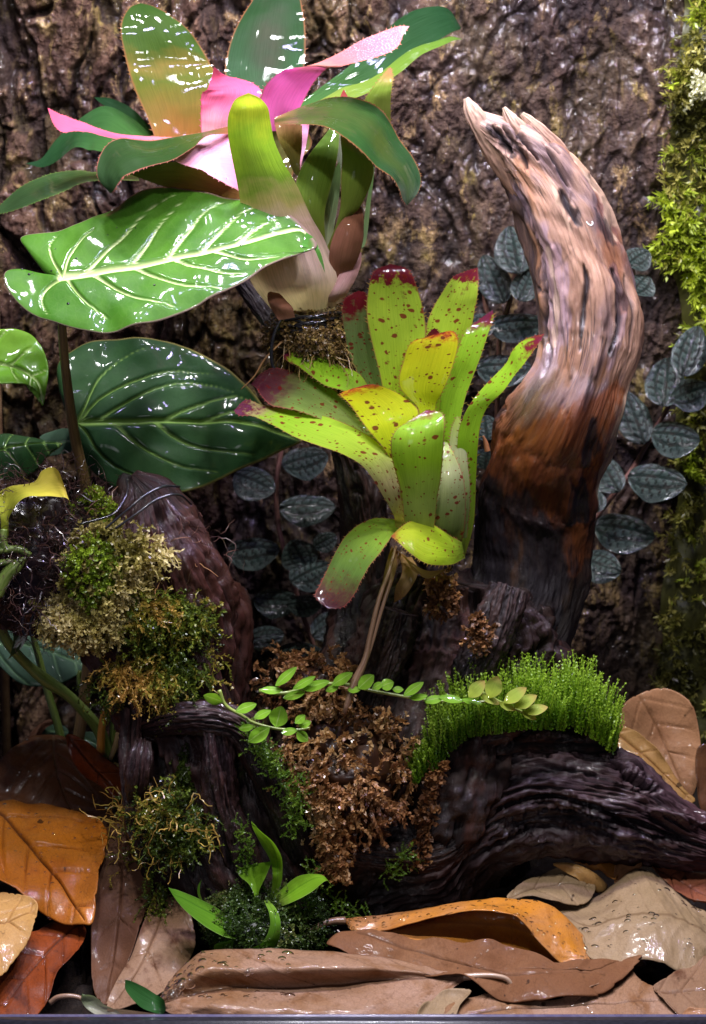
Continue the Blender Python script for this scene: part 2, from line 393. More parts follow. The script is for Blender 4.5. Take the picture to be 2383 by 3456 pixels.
def water_mat():
    N = NT('water'); fr = N.n('ShaderNodeFresnel', {0: 1.33}).outputs[0]
    gl = N.n('ShaderNodeBsdfGlossy', {'Color': (1, 1, 1, 1), 'Roughness': .03}).outputs[0]
    tp = N.n('ShaderNodeBsdfTransparent', {'Color': (.97, .97, .97, 1)}).outputs[0]
    return N.done(N.n('ShaderNodeMixShader', {0: N.m('ADD', N.m('MULTIPLY', fr, .85), .035), 1: tp, 2: gl}).outputs[0])

# ------------------------------------------------------------------ builders
def strap(parent, Z, secs, Y, mat, name='leaf', nv=60, nu=17, wave=.02, teeth=0, ridge=0, seed=0, **kw):
    """leaf lofted through sections (xl,yl,xr,yr[,cupY,cupZ]); Y: list of (Yl,Yr) or Y per section"""
    rows = []
    for i, s in enumerate(secs):
        if len(s) == 2: s = (s[0], s[1], s[0] + .5, s[1], 0, 0)
        y = Y[i] if i < len(Y) else Y[-1]
        yl, yr = (y if isinstance(y, (tuple, list)) else (y, y))
        L = W(Z(np.array(s[0:2])), yl); R = W(Z(np.array(s[2:4])), yr)
        w = np.linalg.norm(R - L)
        cy = s[4] if len(s) > 4 else 0; cz = s[5] if len(s) > 5 else 0
        M = (L + R) / 2 + np.array([0, cy * w, -cz * w])
        rows.append([L, M, R])
    A = cr(np.array(rows), nv)
    s = np.linspace(-1, 1, nu)
    L, M, R = A[:, 0, None], A[:, 1, None], A[:, 2, None]
    q = s[None, :, None]
    G = L * (q * (q - 1) / 2) + M * (1 - q * q) + R * (q * (q + 1) / 2)
    wd = np.linalg.norm(A[:, 2] - A[:, 0], axis=1)
    t = np.linspace(0, 1, nv)
    Ln = np.concatenate([[0], np.cumsum(np.linalg.norm(np.diff(A[:, 1], axis=0), axis=1))])
    nm = gnormals(G)
    T, S = np.meshgrid(t, s, indexing='ij')
    off = seed * 3.7
    dsp = wave * wd[:, None] * (vnoise(T * 6 + off, S * 1.2 + off) * .8 + vnoise(T * 16 + off, S * 2.4) * .35 * np.abs(S))
    if ridge: dsp = dsp + ridge * wd[:, None] * np.exp(-(S / .13) ** 2)
    G = G + nm * dsp[..., None]
    V = G.reshape(-1, 3)
    uv = np.stack([S * wd.mean() / 2 + off, np.broadcast_to(Ln[:, None], S.shape) + off * .7], -1).reshape(-1, 2)
    F = [gridF(nv, nu)]
    t = Ln / Ln[-1]; tt, ss = np.repeat(t, nu), S.ravel()
    if teeth:
        k = np.arange(2, nv - 1)
        f = (np.arange(teeth) + .5) / teeth * (nv - 6) + 3
        f = f + RNG.uniform(-.3, .3, teeth); i = np.clip(f.astype(int), 1, nv - 2)
        tv, tf, tuv, tt2 = [], [], [], []
        for side in (0, nu - 1):
            e = G[i, side]; inn = G[i, 1 if side == 0 else nu - 2]
            d = nrm(e - inn); al = nrm(G[i + 1, side] - G[i - 1, side])
            h = .0019 * RNG.uniform(.6, 1.2, teeth)[:, None]
            b = len(V) + len(tv) * 0 + sum(len(x) for x in tv)
            tv.append(np.stack([e - al * .0005 - d * .0002, e + al * .0005 - d * .0002, e + d * h + al * h * .5], 1).reshape(-1, 3))
            tf.append(np.arange(3 * teeth).reshape(-1, 3) + b)
            tuv.append(np.repeat(uv.reshape(nv, nu, 2)[i, side], 3, 0)); tt2.append(np.repeat(t[i], 3))
        V = np.concatenate([V] + tv); F.append(np.concatenate(tf)); uv = np.concatenate([uv] + tuv)
        tt = np.concatenate([tt] + tt2); ss = np.concatenate([ss, np.ones(6 * teeth)])
    o = mk(name, V, F, mat, parent, uv=uv, attrs={'t': tt, 's': ss, 'vein': np.exp(-(ss / .06) ** 2)}, **kw)
    return o, G

def seg_dist(P, poly):
    d = np.full(len(P), 1e9); k = np.zeros(len(P)); n = len(poly) - 1
    for i in range(n):
        a, b = poly[i], poly[i + 1]; ab = b - a
        h = np.clip(((P - a) @ ab) / max(ab @ ab, 1e-9), 0, 1)
        q = np.linalg.norm(P - a - h[:, None] * ab, axis=1)
        c = q < d; d = np.where(c, q, d); k = np.where(c, (i + h) / n, k)
    return d, k

def side_veins(mid, n, ang=55, length=500, curve=.5, s0=.02, s1=.92):
    out = []
    for f in np.linspace(s0, s1, n):
        i = f * (len(mid) - 1); a = int(min(i, len(mid) - 2)); p = mid[a] + (mid[a + 1] - mid[a]) * (i - a)
        j = min(len(mid) - 1, a + 1); tg = nrm(mid[j] - mid[max(0, j - 2)])
        for sg in (-1, 1):
            q = [p]; th = math.radians(ang) * sg
            for k in range(8):
                c, s = math.cos(th), math.sin(th)
                q.append(q[-1] + np.array([tg[0] * c - tg[1] * s, tg[0] * s + tg[1] * c]) * length / 8); th *= (1 - curve * .22)
            out.append(np.array(q))
    return out

def blade(parent, Z, center, outline, plane, mat, name='leaf', nr=34, na=160, mid=None, veins=(), vw=7, lw=3.5, vh=.0006, auto=0, auto_kw=None, cup=0, und=.0, quilt=0, droop=None, seed=0, nick=0, edge_curl=0, lk=.75, **kw):
    """broad leaf: polar mesh from its stalk (or middle) to its outline; plane=(Y0,dY/dx,dY/dy) in metres per metre"""
    c = Z(np.array(center, float)); O = cr(Z(np.array(outline, float)), na, True)
    if nick:
        a_ = np.arange(na) / na * 2 * np.pi; q_ = fbm(np.cos(a_) * 9 + seed, np.sin(a_) * 9, o=3)
        O = c + (O - c) * (1 - nick * (np.maximum(q_ - .3, 0) * 3 + .15 * fbm(np.cos(a_) * 14, np.sin(a_) * 14 + seed, o=2)))[:, None]
    r = np.linspace(0, 1, nr) ** .8
    P = c + r[:, None, None] * (O - c)[None]
    Y0, bx, by = plane[:3]
    d = (P - c) * PXM
    Y = Y0 + bx * d[..., 0] + by * d[..., 1]
    flat = P.reshape(-1, 2)
    V = W(flat, Y.ravel())
    e1 = W(c + np.array([100, 0]), Y0 + bx * 100 * PXM) - W(c, Y0); e2 = W(c + np.array([0, 100]), Y0 + by * 100 * PXM) - W(c, Y0)
    n0 = nrm(np.cross(e1, e2)); n0 = n0 if n0[1] < 0 else -n0
    vein = np.zeros(len(flat)); lat = np.zeros(len(flat))
    if mid is not None:
        mp = cr(Z(np.array(mid, float)), 24)
        dd, k = seg_dist(flat, mp); vein = np.exp(-(dd / (vw * (1.15 - .8 * k))) ** 2)
        vs = [Z(np.array(v, float)) for v in veins] if len(veins) else []
        vs = [cr(v, 10) if len(v) > 2 else v for v in vs]
        if auto: vs += side_veins(mp, auto, **(auto_kw or {}))
        for v in vs:
            dd, k = seg_dist(flat, v); lat = np.maximum(lat, np.exp(-(dd / (lw * (1.15 - .7 * k))) ** 2) * (1 - .55 * k))
        vein = np.maximum(vein, lat * lk)
    rr = np.broadcast_to(r[:, None], P.shape[:2]).ravel()
    h = -vein * vh + cup * rr ** 2 + edge_curl * rr ** 6 * (.4 + .6 * np.sin(np.arctan2(flat[:, 1] - c[1], flat[:, 0] - c[0]) * 2 + seed))
    if quilt: h = h + quilt * (1 - np.maximum(lat, vein)) * np.sqrt(1 - np.minimum(rr, 1) ** 2 + 1e-6)
    if und:
        q = flat / 160.0; h = h + und * (fbm(q[:, 0] + seed * 7.1, q[:, 1] + seed * 3.3, o=2) * (.35 + rr) + .35 * vnoise(q[:, 0] * 2.7 + seed, q[:, 1] * 2.7) * rr)
    if droop is not None: h = h + droop(flat, rr)
    V = V + n0 * h[:, None]
    F = gridF(nr, na, True)
    uv = (flat - c) * PXM + seed * .37
    o = mk(name, V, [F], mat, parent, uv=uv, attrs={'vein': vein, 'r': rr, 't': rr, 's': rr}, **kw)
    return o, V.reshape(nr, na, 3)

def log_(parent, Z, secs, mat, name, nt=150, nth=140, grain=.0022, rough=.002, lump=.004, grooves=(), seed=0, twist=1.0, power=1.0, ck=1.0, cap=True, paint=None, **kw):
    """driftwood limb lofted through (xl,yl,xr,yr,Y,depth ratio)"""
    rows = []
    for s in secs:
        L = W(Z(np.array(s[0:2])), s[4]); R = W(Z(np.array(s[2:4])), s[4])
        rows.append(np.concatenate([(L + R) / 2, (R - L) / 2, [s[5]]]))
    A = cr(np.array(rows), nt)
    C, a, dr = A[:, :3], A[:, 3:6], A[:, 6]
    T = nrm(np.gradient(C, axis=0)); la = np.linalg.norm(a, axis=1)
    b = nrm(np.cross(a, T)); b = np.where(b[:, 1:2] > 0, -b, b) * (la * dr)[:, None]
    th = np.linspace(0, 2 * np.pi, nth, endpoint=False)
    co, si = np.cos(th), np.sin(th)
    if power != 1: co, si = np.sign(co) * np.abs(co) ** power, np.sign(si) * np.abs(si) ** power
    G = C[:, None] + a[:, None] * co[None, :, None] + b[:, None] * si[None, :, None]
    Ln = np.concatenate([[0], np.cumsum(np.linalg.norm(np.diff(C, axis=0), axis=1))])
    TH, LL = np.meshgrid(th, Ln, indexing='xy')
    tw = TH + twist * LL * 4
    cx, sx = np.cos(tw) * 1.5, np.sin(tw) * 1.5
    o = seed * 11.3
    n1 = fbm(cx * 3.2 + o, sx * 3.2, LL * 13, o=4, g=.6); n2 = fbm(cx * 9 + o, sx * 9, LL * 24 + o, o=4, g=.62)
    n3 = fbm(cx * 1.1 + o, sx * 1.1, LL * 24 + o, o=3)
    rg = 1 - np.abs(n2) * 1.6; cut = sstep(.25, .75, n1)
    env = np.sin(np.clip(np.linspace(0, 1, nt), .02, .98) * np.pi) ** .3
    h = lump * n3 + grain * (rg - .4) - grain * 1.6 * cut + rough * fbm(cx * 22, sx * 22, LL * 160 + o, o=2)
    sc = np.clip(la / .03, .25, 1.3)[:, None]
    nm = gnormals(np.concatenate([G, G[:, :1]], 1))[:, :-1]
    ctr = G - C[:, None]; nm = np.where((np.sum(nm * ctr, -1, keepdims=True) < 0), -nm, nm)
    cav = np.clip(cut * .8 + sstep(.2, -.5, rg) * .7, 0, 1) * ck
    if len(grooves):
        pj = PJ(G.reshape(-1, 3)); fr = (nm.reshape(-1, 3)[:, 1] < .1)
        for pl, gw, gd in grooves:
            pl = Z(np.array(pl, float)); pl = cr(pl, 16) if len(pl) > 2 else pl
            jit = 1 + .5 * vnoise(pj[:, 0] / 9, pj[:, 1] / 30)
            d, k = seg_dist(pj, pl); m = np.exp(-(d / (gw * jit * (np.sin(np.clip(k, .05, .95) * np.pi) ** .5))) ** 2) * fr
            h = h - (gd * m).reshape(h.shape) / np.maximum(sc, .3); cav = np.maximum(cav, (m.reshape(h.shape)) * (1 if gd > 0 else 0))
    pa = {}
    if paint:
        pj = PJ(G.reshape(-1, 3)); fr = (nm.reshape(-1, 3)[:, 1] < .25)
        rag = 1 + .55 * fbm(pj[:, 0] / 22, pj[:, 1] / 60, o=3)
        for key, pls in paint.items():
            m = np.zeros(len(pj))
            for pl, pw, ps in pls:
                pl = Z(np.array(pl, float)); pl = cr(pl, 16) if len(pl) > 2 else pl
                d, k = seg_dist(pj, pl); m = np.maximum(m, ps * sstep(1.25, .7, d / (pw * 1.49 * np.clip(rag, .3, 2) * (np.sin(np.clip(k, .08, .92) * np.pi) ** .4))) * fr)
            pa[key] = m
    G = G + nm * (h * sc)[..., None]
    V = G.reshape(-1, 3); F = [gridF(nt, nth, True)]
    uv = np.stack([TH * np.maximum(la.mean(), .01), LL], -1).reshape(-1, 2) + o
    t = np.repeat(np.linspace(0, 1, nt), nth); cv = cav.ravel()
    if cap:
        k = np.arange(nth); k2 = (k + 1) % nth; e = len(V)
        V = np.concatenate([V, G[:1].mean(1), G[-1:].mean(1)]); uv = np.concatenate([uv, uv[:1], uv[-1:]])
        F.append(np.concatenate([np.stack([k2, k, np.full(nth, e)], 1), np.stack([k + (nt - 1) * nth, k2 + (nt - 1) * nth, np.full(nth, e + 1)], 1)]))
        t = np.concatenate([t, [0, 1]]); cv = np.concatenate([cv, [0, 0]]); pa = {k: np.concatenate([v, [0, 0]]) for k, v in pa.items()}
    ob = mk(name, V, F, mat, parent, uv=uv, attrs={'t': t, 'cav': cv, **pa}, **kw)
    return ob, G, nm

def limb(parent, Z, pts, mat, name='branch', dr=.9, **k):
    """driftwood limb along (x, y, radius, Y)"""
    p = np.array(pts, float); T = nrm(np.gradient(p[:, :2], axis=0)); nn = np.stack([-T[:, 1], T[:, 0]], 1) * p[:, 2:3]
    return log_(parent, Z, [(a[0] + n[0], a[1] + n[1], a[0] - n[0], a[1] - n[1], a[3], dr) for a, n in zip(p, nn)], mat, name, **dict(dict(nt=110, nth=110), **k))

def strands(P, D, length, K=10, curl=.35, grav=.05, wid=.0004, nl=2, ll=.0022, lw=.0009, rnd=None, lean=.6, taper=.5, rng=RNG):
    N = len(P); D = nrm(np.asarray(D, float)); length = np.broadcast_to(length, (N,))
    st = (length / K)[:, None]
    pts, ds = [P], [D]
    for k in range(K - 1):
        D = nrm(D + rng.normal(0, curl, (N, 3)) + np.array([0, 0, -grav]))
        P = P + D * st; pts.append(P); ds.append(D)
    P = np.stack(pts, 1); D = np.stack(ds, 1)
    rnd = rng.random(N) if rnd is None else np.clip(rnd, 0, 1)
    side = nrm(np.cross(D, rng.normal(0, 1, (N, 1, 3)) + 0 * D))
    tk = np.linspace(0, 1, K)
    w = (wid * (1 - taper * tk))[None, :, None]
    V = np.stack([P - side * w, P + side * w], 2).reshape(-1, 3)
    b = (np.arange(N) * K * 2)[:, None]; k = np.arange(K - 1)[None] * 2
    F = np.stack([b + k, b + k + 1, b + k + 3, b + k + 2], -1).reshape(-1, 4)
    r = np.repeat(rnd, K * 2); t = np.tile(np.repeat(tk, 2), N)
    out = [(V, F, r, t)]
    for q in range(nl):
        rd = rng.normal(0, 1, P.shape); rd = rd - D * np.sum(rd * D, -1, keepdims=True); rd = nrm(rd)
        d = nrm(D * lean + rd); s2 = nrm(np.cross(d, D + .3 * rd[..., ::-1]))
        L = (ll * rng.uniform(.6, 1.25, (N, K, 1))) * (1 - .35 * tk)[None, :, None]
        bs = P; tp = P + d * L + D * L * .25
        md = P + d * L * .5
        LV = np.stack([bs, md + s2 * lw, tp, md - s2 * lw], 2).reshape(-1, 3)
        LF = np.arange(len(LV)).reshape(-1, 4)
        rr = np.repeat(np.clip(np.repeat(rnd, K) + rng.normal(0, .06, N * K), 0, 1), 4)
        out.append((LV, LF, rr, np.tile(np.repeat(tk, 4), N)))
    return join(out)

def moss(name, parts, mat, parent=None, label=None, cat='moss', **kw):
    V, F, a = join([(p[0], p[1], *p[2]) for p in parts])
    return mk(name, V, F, mat, parent, attrs={'rnd': a[0], 't': a[1]}, smooth=False, label=label, cat=None if parent else cat, kind='stuff', **kw)

def mound(Z, c, rx, ry, Y, rd, n, seed=0, amp=.18, up=-.3):
    """points and normals over the visible side of a lumpy mound; c, rx, ry in Z pixels, rd metres of depth"""
    u = nrm(RNG.normal(0, 1, (n * 3, 3))); u = u[(u[:, 1] < .35) & (u[:, 2] > up - .7)][:n]
    C = W(Z(np.array(c, float)), Y); k = (Z(np.array([1., 0])) - Z(np.array([0., 0])))[0] * PXM
    s = 1 + amp * fbm(u[:, 0] * 2 + seed, u[:, 1] * 2, u[:, 2] * 2, o=3)
    R = np.array([rx * k, rd, ry * k])
    return C + u * R * s[:, None], nrm(u / R)
def mound_body(Z, c, rx, ry, Y, rd, seed=0, amp=.18, shrink=.93, n=48):
    th, ph = np.meshgrid(np.linspace(0, 2 * np.pi, n, endpoint=False), np.linspace(.02, np.pi - .02, n // 2))
    u = np.stack([np.sin(ph) * np.cos(th), np.sin(ph) * np.sin(th), np.cos(ph)], -1)
    C = W(Z(np.array(c, float)), Y); k = (Z(np.array([1., 0])) - Z(np.array([0., 0])))[0] * PXM
    s = shrink + amp * fbm(u[..., 0] * 2 + seed, u[..., 1] * 2, u[..., 2] * 2, o=3) + .08 * fbm(u[..., 0] * 9, u[..., 1] * 9, u[..., 2] * 9, o=2)
    V = C + u * np.array([rx * k, rd, ry * k]) * s[..., None]
    return V.reshape(-1, 3), gridF(n // 2, n, True), [np.zeros(n * n // 2), np.zeros(n * n // 2)]

def on_log(L, Z, c, rx, ry, n, seed=0, ang=0, lift=.0):
    """points on the visible skin of a limb inside a ragged ellipse of the view"""
    G, nm = L; P = G.reshape(-1, 3); Q = nm.reshape(-1, 3)
    q = PJ(P); cc = Z(np.array(c, float)); k = (Z(np.array([1., 0])) - Z(np.array([0., 0])))[0]
    d = (q - cc) / k; ca, sa = math.cos(ang), math.sin(ang)
    e = np.hypot((d[:, 0] * ca + d[:, 1] * sa) / rx, (-d[:, 0] * sa + d[:, 1] * ca) / ry)
    w = sstep(1.15, .55, e + .3 * fbm(q[:, 0] / 60 + seed, q[:, 1] / 60, o=2)) * (Q[:, 1] < .25)
    A = np.linalg.norm(np.cross(np.gradient(G, axis=0), np.gradient(G, axis=1)), axis=-1).ravel()
    p = w * A; i = RNG.choice(len(P), n, p=p / p.sum())
    lump = lift * (.5 + .9 * np.abs(fbm(P[i, 0] * 45 + seed, P[i, 2] * 45, o=2)))[:, None]
    return P[i] + RNG.normal(0, .0007, (n, 3)) + Q[i] * lump * RNG.random((n, 1)) ** .5, Q[i]

WATER = water_mat()
def droplets(parent, G, n, rmin, rmax, mask=None, flat=.55, name='water_droplets', mat=None):
    nr, na = G.shape[:2]
    nm = gnormals(G); nm = np.where(nm[..., 1:2] > .25, -nm, nm); nm = np.where((nm[..., 2:3] < -.2), -nm, nm)
    P = G.reshape(-1, 3); Q = nm.reshape(-1, 3)
    ok = np.arange(len(P)) if mask is None else np.flatnonzero(mask(P))
    if len(ok) == 0: return
    i = RNG.choice(ok, n)
    th, ph = np.meshgrid(np.linspace(0, 2 * np.pi, 12, endpoint=False), np.linspace(.05, 1.75, 6))
    u = np.stack([np.sin(ph) * np.cos(th), np.sin(ph) * np.sin(th), np.cos(ph) * flat], -1).reshape(-1, 3)
    F = gridF(6, 12, True); parts = []
    for j in i:
        z = Q[j]; x = nrm(np.cross(z, [.2, .3, .9])); y = np.cross(z, x)
        r = rmin + (rmax - rmin) * RNG.random() ** 2.2
        e = RNG.uniform(.8, 1.35)
        jit = RNG.normal(0, .0012, 2)
        V = P[j] + x * 0 + r * (u[:, :1] * x * e + u[:, 1:2] * y + u[:, 2:] * z)
        parts.append((V, F))
    Vs = np.concatenate([p[0] for p in parts]); Fs = np.concatenate([p[1] + k * len(u) for k, p in enumerate(parts)])
    return mk(name, Vs, Fs, mat or WATER, parent, kind='stuff')

# ------------------------------------------------------------------ the setting: substrate, bark wall, glass
def build_ground():
    n, m = 130, 190
    X, Y = np.meshgrid(np.linspace(-.31, .31, m), np.linspace(-.197, .23, n))
    Z = groundZ(Y) - .012 + .006 * fbm(X * 14, Y * 14, o=3) + .0035 * fbm(X * 90, Y * 90, o=3)
    N = NT('soil'); o = N.obj()
    a = N.noise(o, 60, 5, .65); b = N.noise(o, 420, 4, .65)
    c = N.ramp(N.m('ADD', N.m('MULTIPLY', a, .6), N.m('MULTIPLY', b, .4)), [(.35, (.003, .002, .0015, 1)), (.58, (.012, .007, .004, 1)), (.78, (.05, .028, .015, 1))])
    mat = N.done(N.bsdf(col=c, rough=.7, spec=.15, coat=.1, crough=.25, normal=N.bump(b, .9, .003)))
    G = np.stack([X, Y, Z], -1).reshape(-1, 3)
    mk('ground', G, gridF(n, m), mat, kind='structure')
build_ground()

def build_bark():
    n, m = 820, 600
    X, Z = np.meshgrid(np.linspace(-.31, .31, m), np.linspace(.05, .78, n))
    wx = X + .016 * fbm(X * 13, Z * 9, 3, o=4); wz = Z + .026 * fbm(X * 12, Z * 8, 9, o=4)
    f1, f2, cid = voronoi(wx * 34, wz * 15)
    crack = sstep(.17, .0, f2 - f1 + .09 * fbm(X * 150, Z * 90, o=3))
    g1, g2, cid2 = voronoi(wx * 85 + 4, wz * 46 + 9)
    cr2 = sstep(.2, .0, g2 - g1 + .12 * fbm(X * 260, Z * 170, o=2)) * sstep(-.3, .35, fbm(X * 22, Z * 16, 4, o=2))
    calm = sstep(-.35, .35, fbm(X * 4 + 3, Z * 3 + 1, o=2) * .6 + (X + .03) * 4.5)      # smoother plates towards the right
    rough_ = fbm(X * 60, Z * 34, 2, o=5, g=.62)
    ridg = 1 - np.abs(fbm(wx * 70, wz * 24, 12, o=4, g=.55)) * 1.7
    fine = fbm(X * 260, Z * 150, 5, o=3, g=.6)
    h = .009 * fbm(X * 8, Z * 5, o=3) + (.009 * (cid - .35) - .008 * crack) * (1 - .75 * calm) + (.0032 * (cid2 - .5) - .003 * cr2) * (1 - .5 * calm) + .0018 * rough_ + .0030 * ridg * (1 - .4 * calm) + .0009 * fine
    V = np.stack([X, .205 - h, Z], -1).reshape(-1, 3)
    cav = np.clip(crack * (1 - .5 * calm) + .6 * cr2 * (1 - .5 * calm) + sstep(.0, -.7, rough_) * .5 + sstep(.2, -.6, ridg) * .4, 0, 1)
    N = NT('bark'); o = N.obj(); cv = N.attr('cav'); pl = N.attr('plate'); cm = N.attr('calm')
    A = N.noise(N.obj(1, 1, .6), 16, 4, .6, .8); B = N.noise(N.obj(1, 1, .5), 75, 5, .65, .5); C = N.noise(o, 500, 3, .65); D = N.noise(o, 9, 3, .5)
    E = N.noise(N.obj(1, 1, .45), 150, 4, .65)
    O1 = N.noise(N.obj(1, 1, .55), 52, 5, .68, .6); O2 = N.noise(N.obj(1, 1, .4), 210, 4, .7)
    c = N.ramp(N.m('ADD', N.m('MULTIPLY', B, .6), N.m('MULTIPLY', pl, .4)), [(.24, (.018, .010, .008, 1)), (.40, (.052, .027, .019, 1)), (.55, (.105, .057, .036, 1)), (.75, (.21, .125, .076, 1))])
    c = N.mix(N.m('MULTIPLY', N.rng(A, .47, .62), .6), c, N.mix(N.rng(E, .4, .6), (.17, .115, .028, 1), (.065, .055, .012, 1)))       # olive algae film
    c = N.mix(N.m('MULTIPLY', cm, .7), c, N.ramp(E, [(.3, (.016, .012, .012, 1)), (.48, (.040, .028, .025, 1)), (.6, (.085, .056, .038, 1)), (.75, (.17, .11, .06, 1))]))
    c = N.mix(N.m('MULTIPLY', N.rng(O1, .54, .62), N.rng(O2, .38, .56, .25, .95)), c, N.mix(N.rng(A, .4, .6), (.29, .185, .085, 1), (.22, .165, .045, 1)))   # ochre lichen crust
    c = N.mix(N.m('MULTIPLY', N.rng(D, .44, .6), .7), c, N.mix(1.0, c, (.38, .34, .42, 1), 'MULTIPLY'))                       # wet dark patches
    c = N.mix(N.m('MULTIPLY', N.rng(O2, .56, .68), .55), c, N.mix(1.0, c, (.25, .22, .26, 1), 'MULTIPLY'))
    c = N.mix(N.m('MULTIPLY', N.rng(C, .52, .7), .45), c, N.mix(1.0, c, (.35, .3, .3, 1), 'MULTIPLY'))
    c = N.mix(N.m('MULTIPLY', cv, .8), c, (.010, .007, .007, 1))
    h1 = N.bump(N.m('ADD', C, N.m('MULTIPLY', E, .8)), .8, .0025)
    wet = N.rng(N.noise(o, 26, 3, .6), .42, .6)
    sh = N.bsdf(col=c, rough=N.rng(B, .3, .7, .6, .8), spec=.12, coat=N.m('MULTIPLY', wet, .6), crough=.06, normal=h1, cnormal=N.bump(N.noise(o, 330, 2, .5), .7, .002))
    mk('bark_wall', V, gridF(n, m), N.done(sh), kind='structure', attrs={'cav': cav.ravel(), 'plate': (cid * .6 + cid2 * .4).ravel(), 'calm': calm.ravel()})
    return X[0], Z[:, 0], h
BX, BZ, BH = build_bark()
def barkY(x, z):
    i = np.clip(((np.asarray(x) - BX[0]) / (BX[1] - BX[0])).astype(int), 0, len(BX) - 1); j = np.clip(((np.asarray(z) - BZ[0]) / (BZ[1] - BZ[0])).astype(int), 0, len(BZ) - 1)
    return .205 - BH[j, i]

def box(x0, x1, y0, y1, z0, z1, bev=.0015):
    import bmesh
    bm = bmesh.new(); bmesh.ops.create_cube(bm, size=1)
    for v in bm.verts: v.co = ((x0 + x1) / 2 + v.co.x * (x1 - x0), (y0 + y1) / 2 + v.co.y * (y1 - y0), (z0 + z1) / 2 + v.co.z * (z1 - z0))
    bmesh.ops.bevel(bm, geom=bm.edges[:], offset=bev, segments=2, affect='EDGES')
    bm.verts.index_update()
    V = np.array([v.co[:] for v in bm.verts]); F3, F4 = [], []
    for f in bm.faces: (F4 if len(f.verts) == 4 else F3).append([v.index for v in f.verts])
    bm.free(); return V, [np.array(F4)] + ([np.array(F3)] if F3 else [])
RAIL = plain_mat('black_plastic', (.012, .012, .016, 1), (.02, .02, .028, 1), .35, .2, 300, .1)
V, F = box(-.32, .32, -.218, -.206, .030, W(ZF([800, 2296.]), -.206)[2])
rail = mk('front_rail', V, F, RAIL, smooth=False, label='black plastic rail along the bottom front edge of the terrarium', cat='rail')
V, F = box(-.32, .32, -.2056, -.2036, .03, W(ZF([800, 2303.]), -.2046)[2] + .0025, .0003)
mk('glass_lip', V, F, plain_mat('rail_edge', (.10, .09, .16, 1), (.14, .13, .2, 1), .25, .5, 200, .05), rail, smooth=False)
GL = plain_mat('glass_edge', (.02, .026, .035, 1), (.035, .045, .06, 1), .2, .5, 200, .05)
V, F = box(-.262, -.2535, .165, .172, .05, .78, .001)
mk('glass_edge', V, F, GL, smooth=False, label='dark upright glass edge at the far left of the bark wall', cat='glass edge', group='upright glass edges')
V, F = box(.2462, .2555, .11, .117, .05, .78, .001)
mk('glass_edge', V, F, GL, smooth=False, label='dark upright glass edge beside the moss at the far right', cat='glass edge', group='upright glass edges')
V, F = box(-.2535, -.2475, .178, .186, .05, .78, .001)
mk('sealant_strip', V, F, plain_mat('sealant', (.12, .065, .03, 1), (.2, .12, .06, 1), .5, .1, 90, .4), smooth=False, label='thin brown strip of sealant down the left side of the bark wall', cat='sealant')

# ------------------------------------------------------------------ driftwood
wood_pale = wood_mat('driftwood_pale', [(0, (.42, .30, .24, 1)), (.12, (.30, .20, .155, 1)), (.3, (.26, .16, .11, 1)), (.42, (.23, .14, .095, 1)), (.5, (.19, .105, .07, 1)), (.545, (.15, .050, .016, 1)), (.6, (.075, .022, .008, 1)), (.67, (.026, .010, .006, 1)), (.77, (.010, .007, .006, 1)), (1, (.008, .006, .006, 1))],  # lower stops near black: wet wood plus the horn's shade painted in
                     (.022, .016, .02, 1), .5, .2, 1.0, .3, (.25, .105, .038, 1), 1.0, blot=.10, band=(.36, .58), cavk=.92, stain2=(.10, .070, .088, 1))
wood_tip = wood_mat('driftwood_tip', [(0, (.27, .16, .11, 1)), (.6, (.36, .25, .19, 1)), (1, (.50, .40, .30, 1))], (.03, .02, .022, 1), .55, .1, 1.0, .4, (.22, .12, .08, 1), .3, cavk=.8)
wood_dark = wood_mat('driftwood_dark', [(0, (.018, .009, .008, 1)), (.4, (.022, .011, .009, 1)), (.75, (.010, .007, .007, 1)), (1, (.008, .006, .006, 1))], (.004, .0035, .004, 1), .55, .4, .8, .4, (.06, .022, .014, 1), .9)
wood_black = wood_mat('driftwood_black', [(0, (.022, .011, .012, 1)), (.4, (.028, .013, .013, 1)), (1, (.012, .008, .010, 1))], (.005, .004, .005, 1), .42, .4, .9, .3, (.07, .026, .02, 1), 1.0)
wood_plum = wood_mat('driftwood_plum', [(0, (.012, .009, .009, 1)), (.35, (.028, .018, .020, 1)), (.7, (.046, .028, .034, 1)), (1, (.065, .028, .032, 1))], (.008, .006, .008, 1), .42, .3, 1.0, .45, (.05, .024, .022, 1), 1.0)
wood_red = wood_mat('driftwood_red', [(0, (.022, .010, .010, 1)), (.3, (.042, .014, .011, 1)), (.75, (.018, .009, .010, 1)), (1, (.012, .008, .009, 1))], (.010, .007, .008, 1), .5, .4, .9, .3, (.075, .024, .016, 1), 1.0)

